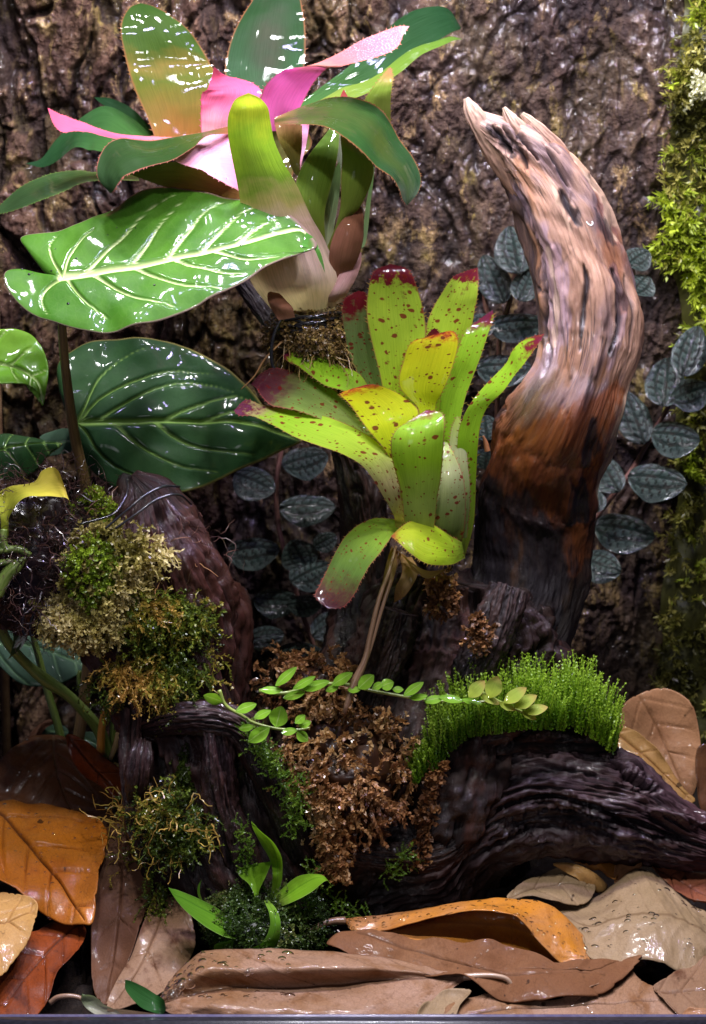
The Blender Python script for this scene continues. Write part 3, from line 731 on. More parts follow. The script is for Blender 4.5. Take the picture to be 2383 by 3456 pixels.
wloc = W(ZF([900., 1950.]), -.02)
wood = thing('driftwood', 'dark wet branching driftwood with a tall pale curved horn and a root reaching right', 'driftwood', wloc)
GV = [([(1320, 600), (1328, 640), (1318, 700), (1312, 790)], 9, .0035), ([(1390, 610), (1400, 680), (1396, 740), (1378, 800)], 10, .004), ([(1275, 430), (1285, 460), (1305, 500)], 20, .004),
      ([(1115, 285), (1135, 320), (1150, 345)], 18, .006), ([(1150, 248), (1165, 290), (1215, 360)], 8, .005), ([(1200, 262), (1230, 310), (1260, 350)], 7, .004), ([(1085, 300), (1180, 450), (1230, 600), (1240, 740)], 7, .0035),
      ([(1110, 330), (1195, 480), (1232, 640), (1228, 760)], 5, .003), ([(1330, 400), (1375, 470), (1395, 540)], 8, .0022), ([(1235, 770), (1240, 800), (1225, 850)], 9, .003),
      ([(1345, 960), (1332, 1010), (1325, 1040)], 16, .0015), ([(1290, 1080), (1305, 1130), (1290, 1180)], 14, .0015), ([(1215, 640), (1250, 700), (1255, 800)], 5, .002),
      ([(1140, 880), (1100, 960)], 22, .006),
      ([(1122, 352), (1185, 460), (1218, 580), (1234, 700), (1228, 790)], 3.5, .0025), ([(1150, 420), (1205, 540), (1222, 640)], 3, .002), ([(1255, 300), (1330, 420), (1385, 540)], 4, .002), ([(1225, 330), (1290, 420)], 6, .003), ([(1140, 290), (1175, 340), (1190, 380)], 12, .005), ([(1265, 900), (1290, 960), (1270, 1020)], 5, .001), ([(1420, 620), (1428, 700), (1418, 790)], 4, .002), ([(1350, 480), (1400, 600)], 4, .0015),
      ([(1255, 560), (1275, 700), (1290, 850)], 12, -.0016), ([(1345, 560), (1362, 700), (1345, 850)], 13, -.0018)]
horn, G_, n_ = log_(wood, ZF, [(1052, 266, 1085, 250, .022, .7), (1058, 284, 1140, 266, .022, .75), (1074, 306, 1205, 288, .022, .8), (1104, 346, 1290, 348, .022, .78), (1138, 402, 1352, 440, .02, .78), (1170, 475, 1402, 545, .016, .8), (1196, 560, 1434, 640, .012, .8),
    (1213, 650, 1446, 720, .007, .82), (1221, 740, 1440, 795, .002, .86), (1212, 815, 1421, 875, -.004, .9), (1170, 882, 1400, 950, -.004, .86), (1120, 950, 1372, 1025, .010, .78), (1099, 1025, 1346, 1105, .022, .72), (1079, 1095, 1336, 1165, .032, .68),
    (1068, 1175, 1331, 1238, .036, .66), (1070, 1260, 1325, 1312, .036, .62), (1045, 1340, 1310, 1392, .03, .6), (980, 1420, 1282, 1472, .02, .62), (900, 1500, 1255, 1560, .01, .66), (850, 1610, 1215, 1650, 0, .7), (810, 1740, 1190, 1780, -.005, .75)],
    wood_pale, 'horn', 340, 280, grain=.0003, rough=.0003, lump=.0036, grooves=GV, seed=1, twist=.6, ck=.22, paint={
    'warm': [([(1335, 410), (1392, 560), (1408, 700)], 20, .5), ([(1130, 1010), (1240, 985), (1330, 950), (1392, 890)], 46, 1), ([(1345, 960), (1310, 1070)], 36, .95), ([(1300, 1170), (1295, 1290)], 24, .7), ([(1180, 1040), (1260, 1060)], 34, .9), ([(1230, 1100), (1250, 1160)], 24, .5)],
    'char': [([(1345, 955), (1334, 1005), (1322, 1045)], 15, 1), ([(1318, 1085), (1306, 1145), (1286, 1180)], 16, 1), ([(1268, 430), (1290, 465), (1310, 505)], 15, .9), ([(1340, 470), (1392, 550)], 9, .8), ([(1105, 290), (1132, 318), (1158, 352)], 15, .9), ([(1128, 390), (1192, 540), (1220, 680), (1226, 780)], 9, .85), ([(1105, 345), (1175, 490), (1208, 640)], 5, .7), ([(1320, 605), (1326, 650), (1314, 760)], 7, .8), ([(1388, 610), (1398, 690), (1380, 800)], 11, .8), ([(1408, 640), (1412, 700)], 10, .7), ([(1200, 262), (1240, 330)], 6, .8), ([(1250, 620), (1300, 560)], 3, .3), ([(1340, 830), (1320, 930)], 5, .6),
             ([(1180, 1150), (1225, 1250), (1250, 1400)], 56, .9), ([(1100, 1100), (1090, 1250), (1110, 1400)], 60, 1), ([(1120, 900), (1105, 960)], 18, .9)],  # wide strokes paint the shade of the lower left hollow
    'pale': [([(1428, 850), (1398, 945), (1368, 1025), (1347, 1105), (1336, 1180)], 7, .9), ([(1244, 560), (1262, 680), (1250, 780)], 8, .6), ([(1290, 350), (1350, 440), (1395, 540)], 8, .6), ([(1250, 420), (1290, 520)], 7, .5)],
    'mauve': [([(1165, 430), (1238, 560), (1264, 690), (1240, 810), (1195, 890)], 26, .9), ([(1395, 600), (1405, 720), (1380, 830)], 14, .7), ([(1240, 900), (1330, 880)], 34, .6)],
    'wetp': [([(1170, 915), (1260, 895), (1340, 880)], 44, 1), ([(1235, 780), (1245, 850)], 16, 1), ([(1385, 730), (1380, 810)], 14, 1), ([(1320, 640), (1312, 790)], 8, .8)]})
_, LG, LN = log_(wood, ZF, [(272, 1082, 312, 1070, -.03, .8), (235, 1120, 385, 1105, -.03, .7), (180, 1180, 440, 1180, -.03, .62), (160, 1290, 495, 1280, -.03, .55), (168, 1400, 540, 1365, -.03, .5), (203, 1500, 553, 1478, -.03, .52), (248, 1590, 566, 1590, -.03, .55), (280, 1680, 610, 1700, -.034, .6),
    (288, 1780, 645, 1800, -.036, .66), (292, 1890, 690, 1900, -.036, .7), (335, 1990, 760, 2000, -.034, .7), (420, 2090, 800, 2090, -.03, .6)], wood_red, 'branch', 230, 200, grain=.0022, rough=.0008, lump=.007, seed=2, twist=.1,
    grooves=[([(330, 1630), (420, 1640), (560, 1600)], 26, .012), ([(340, 1690), (350, 1760), (330, 1850)], 30, .014), ([(470, 1640), (490, 1760), (500, 1880)], 18, -.006), ([(560, 1680), (600, 1800), (640, 1900)], 12, .006), ([(430, 1180), (500, 1330), (520, 1500)], 22, -.006), ([(520, 1750), (560, 1900)], 10, .006)])
log_(wood, ZF, [(-90, 1130, -90, 1420, -.02, .75), (0, 1120, 0, 1425, -.02, .75), (80, 1125, 90, 1420, -.022, .75), (170, 1140, 190, 1440, -.026, .7), (260, 1150, 290, 1450, -.03, .6), (340, 1180, 380, 1450, -.03, .4)], wood_dark, 'branch', 90, 110, seed=3)
log_(wood, ZF, [(690, 800, 790, 800, .045, .8), (705, 900, 800, 900, .045, .85), (745, 1000, 812, 1010, .045, .9), (758, 1090, 862, 1100, .042, .9), (766, 1180, 874, 1190, .04, .9), (764, 1280, 882, 1290, .035, .9), (742, 1400, 905, 1420, .028, .8), (700, 1520, 960, 1540, .02, .7), (660, 1640, 1000, 1650, .01, .6)], wood_dark, 'branch', 130, 110, grain=.002, seed=4,
    grooves=[([(795, 1110), (810, 1105), (822, 1115)], 14, .006), ([(800, 1060), (810, 1055)], 8, .004)])
log_(wood, ZF, [(880, 1290, 1180, 1330, .012, .5), (810, 1350, 1240, 1390, .012, .5), (770, 1440, 1270, 1460, .010, .55), (735, 1540, 1260, 1560, .004, .6), (690, 1650, 1250, 1680, -.004, .6), (640, 1760, 1230, 1790, -.008, .6), (600, 1880, 1190, 1900, -.01, .6), (580, 1990, 1120, 2000, -.012, .5), (600, 2090, 1060, 2090, -.015, .4)],
     wood_dark, 'stump', 200, 220, grain=.0036, rough=.0016, lump=.008, seed=5, twist=.2)
log_(wood, ZF, [(800, 1830, 840, 2110, -.012, .8), (905, 1800, 930, 2095, -.016, .8), (1000, 1765, 1055, 2070, -.022, .8), (1090, 1705, 1120, 1985, -.028, .78), (1190, 1680, 1215, 1918, -.032, .76), (1300, 1688, 1320, 1925, -.034, .74), (1410, 1708, 1420, 1945, -.036, .72), (1478, 1752, 1490, 1958, -.036, .7), (1545, 1812, 1560, 1964, -.036, .72), (1600, 1848, 1610, 1962, -.036, .72), (1700, 1880, 1720, 1962, -.036, .7)],
     wood_plum, 'branch', 240, 210, grain=.0032, rough=.001, lump=.005, seed=6, twist=.15,
     grooves=[([(1060, 1900), (1130, 1830), (1240, 1800), (1360, 1830), (1440, 1880), (1590, 1915)], 10, .006), ([(1050, 1860), (1150, 1770), (1280, 1740), (1400, 1770)], 8, .004), ([(1400, 1730), (1450, 1770), (1490, 1780)], 20, .010), ([(1030, 1990), (1080, 1890), (1160, 1850)], 7, .004), ([(1470, 1830), (1530, 1850), (1600, 1870)], 12, -.005), ([(1000, 1830), (1100, 1740), (1240, 1710)], 7, .004), ([(1150, 1870), (1260, 1850), (1380, 1890)], 40, .007)])
log_(wood, ZF, [(940, 1640, 960, 1800, -.02, .7), (1030, 1600, 1040, 1780, -.026, .8), (1130, 1585, 1140, 1740, -.03, .85), (1230, 1588, 1240, 1720, -.032, .85), (1320, 1610, 1330, 1710, -.032, .8), (1392, 1640, 1394, 1700, -.03, .7)], wood_dark, 'branch', 90, 120, grain=.003, lump=.006, seed=8,
     grooves=[([(1160, 1680), (1240, 1640), (1320, 1660)], 20, .010)])
log_(wood, ZF, [(470, 1960, 480, 2130, -.04, .5), (620, 1930, 620, 2130, -.036, .6), (800, 1940, 800, 2130, -.03, .6), (950, 1960, 960, 2120, -.026, .6), (1060, 1980, 1070, 2090, -.024, .5)], wood_dark, 'branch', 90, 120, grain=.003, seed=9)
limb(wood, ZF, [(330, 1640, 26, -.05), (400, 1622, 36, -.062), (480, 1622, 40, -.066), (550, 1650, 40, -.066), (595, 1730, 36, -.066), (640, 1830, 36, -.066), (690, 1930, 40, -.06)], wood_black, seed=21, grain=.0032, lump=.005)
limb(wood, ZF, [(305, 1600, 26, -.05), (298, 1690, 26, -.055), (302, 1780, 26, -.06), (318, 1870, 34, -.062), (360, 1960, 40, -.06)], wood_black, seed=22, grain=.003, lump=.005)
limb(wood, ZF, [(485, 1630, 30, -.066), (495, 1720, 38, -.07), (505, 1820, 42, -.07), (535, 1930, 46, -.066), (580, 2040, 50, -.06)], wood_black, seed=23, grain=.0034, lump=.006)
limb(wood, ZF, [(700, 1860, 30, -.05), (800, 1920, 34, -.056), (900, 1940, 36, -.056), (1000, 1930, 34, -.055), (1060, 1890, 26, -.052)], wood_dark, seed=25, grain=.003)
limb(wood, ZF, [(900, 1380, 40, -.03), (880, 1450, 46, -.032), (850, 1530, 40, -.034), (830, 1600, 30, -.034)], wood_dark, seed=26, grain=.003, lump=.006)
limb(wood, ZF, [(1150, 1330, 40, -.02), (1120, 1420, 50, -.03), (1080, 1510, 50, -.034), (1040, 1590, 40, -.034)], wood_dark, seed=27, grain=.003, lump=.006)
# two little knobs on the left limb and the rag of fibre that peels from the horn
mktube('knob', W(ZF([(285, 1115), (281, 1092), (287, 1072)]), -.035), [.006, .005, .003], wood_dark, wood)
limb(wood, ZF, [(326, 1675, 14, -.062), (320, 1712, 26, -.068), (314, 1760, 26, -.068), (308, 1805, 16, -.064), (304, 1840, 8, -.06)], wood_black, 'knob', seed=31, grain=.004, lump=.010)
mktube('bark_flake', W(ZF([(1102, 1020), (1098, 1000), (1092, 985)]), -.0), [.002, .0015, .0006], plain_mat('flake', (.2, .07, .02, 1), (.3, .12, .05, 1), .5), wood)
for p_ in ([(1190, 450, 24, .02), (1130, 350, 32, .02), (1090, 288, 25, .018), (1066, 248, 18, .018), (1054, 222, 5, .018)], [(1260, 450, 26, .02), (1205, 355, 32, .016), (1170, 295, 24, .014), (1150, 262, 13, .014), (1139, 243, 4, .014)], [(1320, 450, 20, .022), (1262, 352, 26, .018), (1225, 305, 20, .016), (1198, 275, 12, .016), (1180, 257, 4, .016)]):
    limb(wood, ZF, p_, wood_tip, 'splinter', dr=.7, nt=60, nth=60, grain=.0016, rough=.0008, lump=.002, seed=int(p_[0][0]), ck=.6)
# grey limb behind the big bromeliad
log_(None, ZF, [(520, 630, 556, 618, .085, .8), (560, 690, 604, 672, .08, .8), (600, 748, 650, 728, .075, .8), (640, 820, 700, 800, .065, .8), (690, 900, 740, 890, .055, .8)], wood_plum, 'grey_stick', 80, 70, grain=.0012, lump=.002, seed=12, label='grey weathered stick slanting up behind the base of the pink bromeliad', cat='stick')

# ------------------------------------------------------------------ pink and green bromeliad
bl = W(ZA([1110., 1120.]), .03)
brom = thing('bromeliad', 'large bromeliad with pink centre and glossy green outer leaves on a pale bulbous base', 'bromeliad', bl)
G1, G2, G3 = (.055, .12, .02, 1), (.10, .19, .025, 1), (.02, .065, .022, 1)
PK, PKD, PKP = (.72, .10, .26, 1), (.55, .05, .12, 1), (.78, .42, .48, 1)
OL = (.19, .18, .03, 1)
RED = (.22, .03, .03, 1)
def bm(name, stops, **k):
    d = dict(margin=(.20, .07, .03, 1), trans=.3, rough=.26); d.update(k); return leaf_mat('brom_' + name, stops, **d)
m_back = bm('back', [(0, (.22, .075, .015, 1)), (.22, (.14, .09, .014, 1)), (.42, (.07, .09, .010, 1)), (.52, (.13, .10, .016, 1)), (.64, (.035, .07, .008, 1)), (1, (.02, .05, .008, 1))], coat=.32, rough=.3, trans=.25)
m_dark = bm('dark', [(0, G3), (.6, (.012, .036, .010, 1)), (1, (.010, .028, .010, 1))], center=(.03, .036, .02, 1), coat=.22, trans=.15)
m_dark2 = bm('deep', [(0, (.04, .11, .02, 1)), (.5, (.02, .065, .018, 1)), (1, (.012, .045, .016, 1))], margin=None)
m_pink = bm('pink', [(0, (.80, .42, .42, 1)), (.35, (.74, .15, .28, 1)), (.75, (.62, .08, .17, 1)), (1, (.5, .06, .12, 1))], streak=.4, tint=(1, .6, .8, 1), trans=.3, margin=(.5, .05, .12, 1))
m_pinklong = bm('pinklong', [(0, (.75, .16, .42, 1)), (.34, (.76, .12, .42, 1)), (.5, (.60, .26, .20, 1)), (.6, (.50, .16, .16, 1)), (.8, (.52, .14, .18, 1)), (1, (.6, .2, .22, 1))], streak=.25, tint=(1, .6, .9, 1), frost=.62, margin=(.42, .14, .06, 1))
m_pinkthin = bm('pinkthin', [(0, (.6, .2, .18, 1)), (.3, (.66, .12, .22, 1)), (1, (.58, .09, .16, 1))], streak=.2, tint=(1, .6, .8, 1))
m_reflex = bm('reflex', [(0, (.20, .07, .03, 1)), (.2, (.05, .065, .012, 1)), (.45, (.018, .045, .008, 1)), (1, (.018, .042, .014, 1))], trans=.2, coat=.9, film=2.2, margin=(.35, .10, .08, 1))
m_inner = bm('inner', [(0, (.72, .26, .42, 1)), (.5, (.80, .42, .55, 1)), (.85, (.7, .28, .36, 1)), (1, (.5, .1, .12, 1))], streak=.25, blot=.2, tint=(1, .75, .85, 1), trans=.3)
m_olive = bm('olive', [(0, (.28, .14, .06, 1)), (.4, (.16, .13, .025, 1)), (1, (.10, .11, .025, 1))], trans=.3)
m_front = bm('front', [(0, (.74, .62, .44, 1)), (.2, (.70, .54, .42, 1)), (.44, (.60, .40, .34, 1)), (.56, (.34, .29, .10, 1)), (.66, (.13, .23, .02, 1)), (.82, (.22, .40, .02, 1)), (1, (.50, .60, .03, 1))], streak=.4, trans=.32, margin=None, coat=.4, rough=.36)
m_droop = bm('droop', [(0, (.22, .11, .05, 1)), (.18, (.05, .075, .012, 1)), (.5, (.016, .050, .009, 1)), (.85, (.014, .042, .014, 1)), (1, (.06, .085, .055, 1))], coat=.9, film=2.2, rough=.24, trans=.2, center=(.030, .052, .010, 1))
m_green = bm('green', [(0, (.17, .22, .04, 1)), (.5, (.11, .19, .022, 1)), (1, (.08, .16, .02, 1))], margin=(.18, .2, .05, 1))
m_lime = bm('lime', [(0, (.22, .26, .05, 1)), (.7, (.17, .26, .03, 1)), (1, (.40, .16, .08, 1))], margin=(.3, .16, .06, 1))
m_gloss = bm('silver', [(0, (.3, .32, .2, 1)), (.5, (.18, .26, .12, 1)), (1, (.1, .18, .05, 1))], coat=.9)
m_brown = bm('brown', [(0, (.30, .14, .10, 1)), (.5, (.24, .10, .06, 1)), (1, (.22, .09, .05, 1))], coat=.3, rough=.45, trans=.15, margin=(.15, .06, .04, 1))
m_sheath = bm('sheath', [(0, (.5, .36, .3, 1)), (.5, (.48, .27, .27, 1)), (1, (.42, .2, .22, 1))], coat=.4, rough=.35, trans=.2, margin=None)
m_bottom = bm('tongue', [(0, (.10, .14, .03, 1)), (.5, (.035, .075, .022, 1)), (1, (.03, .065, .02, 1))], coat=.8, margin=(.12, .2, .04, 1))
S = lambda secs, Y, mat, **k: strap(brom, ZA, secs, Y, mat, **dict(dict(seed=RNG.integers(0, 50)), **k))
S([(565, 520, 740, 505), (532, 425, 772, 400), (480, 310, 778, 290), (449, 200, 748, 215), (434, 120, 690, 120), (440, 65, 615, 55), (468, 28, 555, 22), (505, 11)],
  [(.08, .09), (.09, .10), (.10, .11), (.108, .118), (.114, .122), (.12, .125), (.128, .13), .134], m_back, wave=.04, teeth=30, label='broad olive green leaf with white glossy reflections', )
S([(940, 420, 1000, 420), (820, 290, 1080, 290), (812, 220, 1095, 210), (835, 130, 1097, 120), (868, 60, 1088, 40), (905, 0, 1070, -30), (940, -60, 1030, -80), (990, -110)], [.08, .10, .11, .12, .13, .14, .147, .15], m_dark, wave=.03, teeth=20)
S([(722, 490, 850, 500), (720, 410, 880, 430), (728, 345, 938, 340, .15), (746, 318, 905, 298, .2), (760, 280, 815, 274, .1), (769, 240)], [(.03, .06), (.03, .065), (.03, .075), (.035, .08), (.05, .075), .055], m_pink, wave=.03, teeth=14, label='upright rose pink leaf at the heart of the rosette')
S([(925, 470, 1040, 470), (936, 355, 1064, 412, .1), (958, 302, 1098, 345, .1), (1008, 258, 1130, 290, .05), (1062, 242, 1175, 246), (1125, 232, 1215, 241), (1210, 193, 1275, 226), (1308, 138, 1355, 204), (1388, 106, 1425, 172), (1430, 94, 1449, 124), (1470, 94)],
  [.05, (.05, .035), (.045, .03), (.04, .025), (.03, .02), (.022, .008), (.018, 0), (.012, -.005), (.01, -.004), (.006, 0), .004], m_pinklong, wave=.03, teeth=26, label='long magenta leaf twisting to a pale speckled tip')
S([(640, 490, 570, 530), (522, 494, 480, 508), (400, 472, 392, 494), (300, 438, 288, 473), (240, 420, 224, 470), (203, 404, 192, 440), (170, 387)], [(.05, .03), (.045, .025), (.04, .015), (.03, .01), (.025, .005), (.02, .006), .015], m_pinkthin, wave=.05, teeth=22, label='narrow pink leaf seen edge on')
S([(825, 452, 850, 480), (738, 473, 745, 488), (640, 492, 690, 535), (520, 504, 612, 580), (430, 495, 522, 598), (373, 532, 457, 622), (348, 592, 430, 652), (357, 648, 412, 682), (396, 694)],
  [.03, (.02, .01), (.015, -.015), (.01, -.03), (.0, -.04), (-.01, -.042), (-.022, -.042), (-.03, -.04), -.036], m_reflex, wave=.035, teeth=30, label='grey green leaf bending down at the front left')
S([(828, 452, 860, 690), (745, 488, 785, 645), (692, 528, 722, 612), (640, 563, 655, 590), (620, 573)], [(.035, .0), (.03, -.005), (.015, -.01), (-.005, -.015), -.016], m_inner, wave=.02, nu=13, teeth=12, label='pale pink inner face of a leaf')
S([(853, 660, 863, 730), (720, 608, 740, 700), (620, 583, 640, 682), (530, 603, 560, 660), (466, 626)], [(.005, .02), (-.004, .018), (-.01, .012), (-.012, .0), -.014], m_olive, teeth=14)
S([(990, 1128, 1203, 1116), (905, 1015, 1212, 1005, -.24), (878, 900, 1170, 870, -.18), (868, 770, 1118, 780, -.2), (858, 690, 1065, 665, -.2), (840, 600, 1022, 590, -.2), (822, 510, 987, 512, -.2), (817, 440, 971, 432, -.16), (827, 393, 961, 385, -.1), (848, 355, 932, 352), (892, 334)],
  [.022, .010, .006, 0, -.005, -.008, -.010, -.012, -.015, -.016, -.016], m_front, wave=.012, nv=80, label='upright bright green front leaf with yellow tip')
S([(985, 422, 985, 447), (1090, 383, 1080, 448), (1200, 356, 1170, 458), (1300, 357, 1240, 492), (1375, 400, 1295, 536), (1432, 490, 1350, 594), (1487, 570, 1400, 630), (1513, 640, 1430, 672), (1502, 692, 1446, 716), (1462, 738)],
  [.02, (.025, -.012), (.02, -.03), (.015, -.04), (.008, -.045), (.0, -.045), (-.01, -.045), (-.02, -.044), (-.03, -.042), -.038], m_droop, wave=.03, nv=80, teeth=40, label='wide glossy green leaf drooping to the right')
S2 = lambda secs, Y, mat, **k: strap(brom, ZB, secs, Y, mat, **dict(dict(seed=RNG.integers(0, 50)), **k))
S2([(-40, 440, 30, 450), (108, 330, 182, 352), (228, 238, 335, 292), (358, 110, 452, 202), (438, 50, 543, 162), (520, 27, 603, 127), (592, 35, 636, 114), (641, 106)], [.06, .08, .09, .105, .112, .12, .128, .135], m_dark2, wave=.03, label='long dark green leaf reaching to the upper right')
S2([(40, 420, 80, 440), (198, 330, 242, 378), (328, 268, 372, 302), (438, 193, 472, 224), (538, 158, 562, 179), (598, 142, 612, 158), (646, 152)], [(.05, .04), (.085, .06), (.095, .075), (.105, .085), (.112, .098), (.12, .115), .126], m_green, wave=.04)
S2([(275, 560, 370, 560), (262, 410, 368, 400), (295, 345, 374, 330), (338, 290, 375, 297), (368, 261)], [.06, .055, .055, .058, .06], m_lime, teeth=16)
S2([(165, 420, 210, 420), (170, 380, 205, 385), (184, 348)], [.04, .045, .048], bm('redtip', [(0, (.2, .16, .04, 1)), (.5, (.3, .06, .04, 1)), (1, (.25, .03, .03, 1))]), nv=20)
S([(1090, 900, 1170, 890), (1068, 740, 1165, 770, -.15), (1062, 660, 1190, 660, -.15), (1100, 570, 1212, 560, -.1), (1170, 480, 1218, 470), (1200, 440)], [.02, .015, .018, .025, .035, .04], m_green, label='olive green strap leaf at the right of the base')
S([(1170, 900, 1215, 900), (1205, 810, 1240, 800, -.2), (1222, 740, 1292, 745, -.2), (1226, 640, 1332, 660, -.2), (1228, 560, 1340, 590, -.15), (1224, 480, 1300, 530), (1240, 440)], [.012, .005, .0, -.002, 0, .01, .02], m_lime)
S([(1165, 900, 1185, 900), (1163, 800, 1205, 790), (1168, 700, 1220, 690), (1190, 630, 1224, 620), (1218, 580)], [.02, .022, .024, .028, .03], m_gloss)
S([(1185, 420, 1225, 420), (1270, 900, 1300, 880), (1320, 700, 1336, 690), (1330, 590, 1345, 600)], [.05, .05, .05, .05], m_gloss, nv=30)
S([(985, 440, 1085, 450, -.1), (1000, 500, 1085, 520), (1030, 560, 1078, 580), (1055, 620, 1077, 640)], [.03, .025, .022, .022], m_olive, nv=30)
S([(1080, 440, 1112, 440), (1075, 520, 1100, 520), (1070, 590, 1085, 580), (1072, 640)], [.05, .045, .04, .04], m_inner, nv=30)
S([(1195, 1005, 1255, 985), (1182, 920, 1285, 930, -.2), (1196, 850, 1304, 860, -.25), (1225, 795, 1307, 795, -.2), (1262, 763, 1303, 762), (1293, 743)], [.012, .004, 0, .0, .004, .008], m_brown, label='short withered brown leaf at the base')
S([(1170, 1100, 1230, 1085), (1182, 1060, 1250, 1050, -.2), (1210, 1000, 1278, 1000, -.2), (1250, 940, 1297, 945, -.1), (1297, 905)], [.02, .012, .01, .012, .018], m_sheath)
S([(575, 520, 440, 525), (480, 428, 375, 545), (380, 383, 322, 543), (290, 428, 262, 533), (205, 500, 200, 583), (150, 568, 150, 601), (92, 587)], [(.09, .07), (.11, .07), (.115, .075), (.11, .08), (.105, .09), (.1, .095), .1], m_dark2, wave=.03)
S([(590, 530, 530, 530), (532, 450, 470, 440), (472, 388, 410, 400), (400, 354, 365, 373), (337, 349)], [.10, .115, .125, .13, .135], m_dark2)
S([(500, 620, 500, 650), (345, 618, 345, 650), (270, 611, 275, 664), (180, 626, 190, 706), (90, 664, 95, 737), (20, 718, 20, 764), (-25, 765)], [(.05, .03), (.05, .02), (.048, .015), (.044, .01), (.04, .012), (.035, .02), .025], m_bottom, teeth=30, label='narrow grey green leaf reaching the left side')
# hidden leaves of the rosette that close it from behind and below
S([(900, 900, 1100, 900), (820, 640, 1050, 640), (760, 520, 1120, 520), (860, 440, 1080, 440)], [.075, .085, .10, .10], m_olive, nv=30)
def bulb():
    secs = [(872, 880, 1186, 865), (878, 960, 1207, 960), (905, 1020, 1212, 1020), (955, 1070, 1216, 1068), (1000, 1115, 1214, 1105), (1030, 1165, 1205, 1150)]
    rows = np.array([np.concatenate([W(ZA(np.array(s[:2])), .04), W(ZA(np.array(s[2:])), .04)]) for s in secs])
    A = cr(rows, 70); th = np.linspace(0, 2 * np.pi, 72, endpoint=False)
    C = (A[:, :3] + A[:, 3:]) / 2; a = (A[:, 3:] - A[:, :3]) / 2; b = np.array([0, 1, 0]) * np.linalg.norm(a, axis=1)[:, None] * .8
    Gd = C[:, None] + a[:, None] * np.cos(th)[None, :, None] + b[:, None] * np.sin(th)[None, :, None]
    t = np.repeat(np.linspace(0, 1, 70), 72)
    N = NT('bulb'); u = N.uv(1, 1); fib = N.noise(N.uv(900, 14), 1, 3, .6); a_ = N.noise(u, 45, 4, .6)
    c = N.ramp(N.m('ADD', N.attr('t'), N.m('MULTIPLY', N.m('SUBTRACT', a_, .5), .25)), [(0, (.66, .40, .38, 1)), (.3, (.80, .66, .52, 1)), (.65, (.80, .70, .48, 1)), (.85, (.46, .46, .18, 1)), (1, (.2, .14, .06, 1))])
    c = N.mix(N.m('MULTIPLY', N.rng(fib, .4, .7), .3), c, N.mix(1.0, c, (.7, .6, .55, 1), 'MULTIPLY'))
    c = N.mix(N.rng(N.noise(u, 150, 2, .5), .70, .74), c, (.22, .10, .03, 1))
    mat = N.done(N.bsdf(col=c, rough=.3, coat=.5, crough=.1, sss=.1, normal=N.bump(fib, .2, .0005)))
    L = np.repeat(np.linspace(0, .05, 70), 72)
    mk('pale_base', Gd.reshape(-1, 3), gridF(70, 72, True), mat, brom, uv=np.stack([np.tile(th * .028, 70), L], 1), attrs={'t': t})
bulb()
strap(brom, ZA, [(1000, 1150, 1060, 1140), (965, 1090, 1050, 1105, -.2), (962, 1052, 1010, 1060, -.1), (985, 1045)], [.0, -.002, .004, .008], m_brown, nv=24)
# the mount: moss and root collar on the limb, and the black wire round it
tan_moss = strand_mat('tan_moss', [(0, (.05, .03, .012, 1)), (.35, (.17, .10, .03, 1)), (.7, (.33, .23, .07, 1)), (1, (.42, .34, .11, 1))], .25, .5)
P, D = mound(ZF, (712, 765), 92, 62, .035, .03, 700, 3)
P2, D2 = mound(ZF, (712, 780), 85, 60, .035, .031, 200, 3)
moss('moss_collar', [mound_body(ZF, (712, 770), 92, 66, .035, .03, 3),
    strands(P, D, .014, 9, .5, .1, .00035, 2, .0024, .0008, rnd=.4 + .35 * fbm(P[:, 0] * 60, P[:, 2] * 60) + RNG.normal(0, .12, len(P))),
    strands(P2, D2 + [0, 0, -1.2], .034, 10, .25, .2, .00035, 0, rnd=RNG.uniform(.3, .6, len(P2)))], tan_moss, label='tan moss and fine roots bound under the pale base of the pink bromeliad')
wire_m = plain_mat('black_wire', (.008, .008, .010, 1), (.014, .014, .018, 1), .22, .5, 300, .05)
pts = []
for k in range(7 * 22):
    a = k / 22 * 2 * np.pi; q = k / (7 * 22)
    pts.append(W(ZF(np.array([706 - 12 * q + (84 + 8 * math.sin(k * .7)) * math.cos(a), 702 + 46 * q + 10 * math.sin(a) + 5 * math.sin(k * 1.3)])), .04 - .034 * math.sin(a)))
mktube('binding_wire', np.array(pts), .0011, wire_m, None, 6, 600, label='coil of thin black wire wrapped round the base of the pink bromeliad', cat='wire')
mktube('binding_wire', W(ZF([(640, 715), (622, 750), (614, 790), (618, 830), (640, 850)]), .004), .0012, wire_m, None, 6, 40, label='loose loop of black wire hanging beside the tan moss', cat='wire')
mktube('loose_root', W(ZF([(640, 770), (600, 810), (575, 850), (545, 880)]), .01), [.0007, .0006, .0005, .0003], stem_mat('rootlet', (.28, .13, .05, 1), (.36, .2, .08, 1)), None, 6, 30, label='single thin tan root trailing left from the mossy mount', cat='root')

# ------------------------------------------------------------------ spotted bromeliad
sl = W(ZD([1080., 1500.]), -.02)
spot = thing('spotted_bromeliad', 'yellow green bromeliad with maroon spots and tips in front of the wooden horn', 'bromeliad', sl)
SPC = (.13, .012, .008, 1); TIPR = (.13, .010, .016, 1)
def sm(name, stops, dens=.5, lo=.1, scale=215, **k):
    d = dict(spots=(scale, lo, 1, SPC, min(1, dens + .25)), margin=(.22, .05, .04, 1), trans=.45, rough=.28, tint=(1.25, 1.15, .35, 1), streak=.3, blot=.05, ragged=.34); d.update(k); return leaf_mat('spot_' + name, stops, **d)
Yl, Yg, Gg = (.44, .53, .012, 1), (.30, .44, .015, 1), (.17, .30, .02, 1)
s_back = sm('back', [(0, Yg), (.5, (.28, .42, .02, 1)), (.9, (.26, .38, .03, 1)), (.94, TIPR), (1, (.10, .01, .02, 1))], .9)
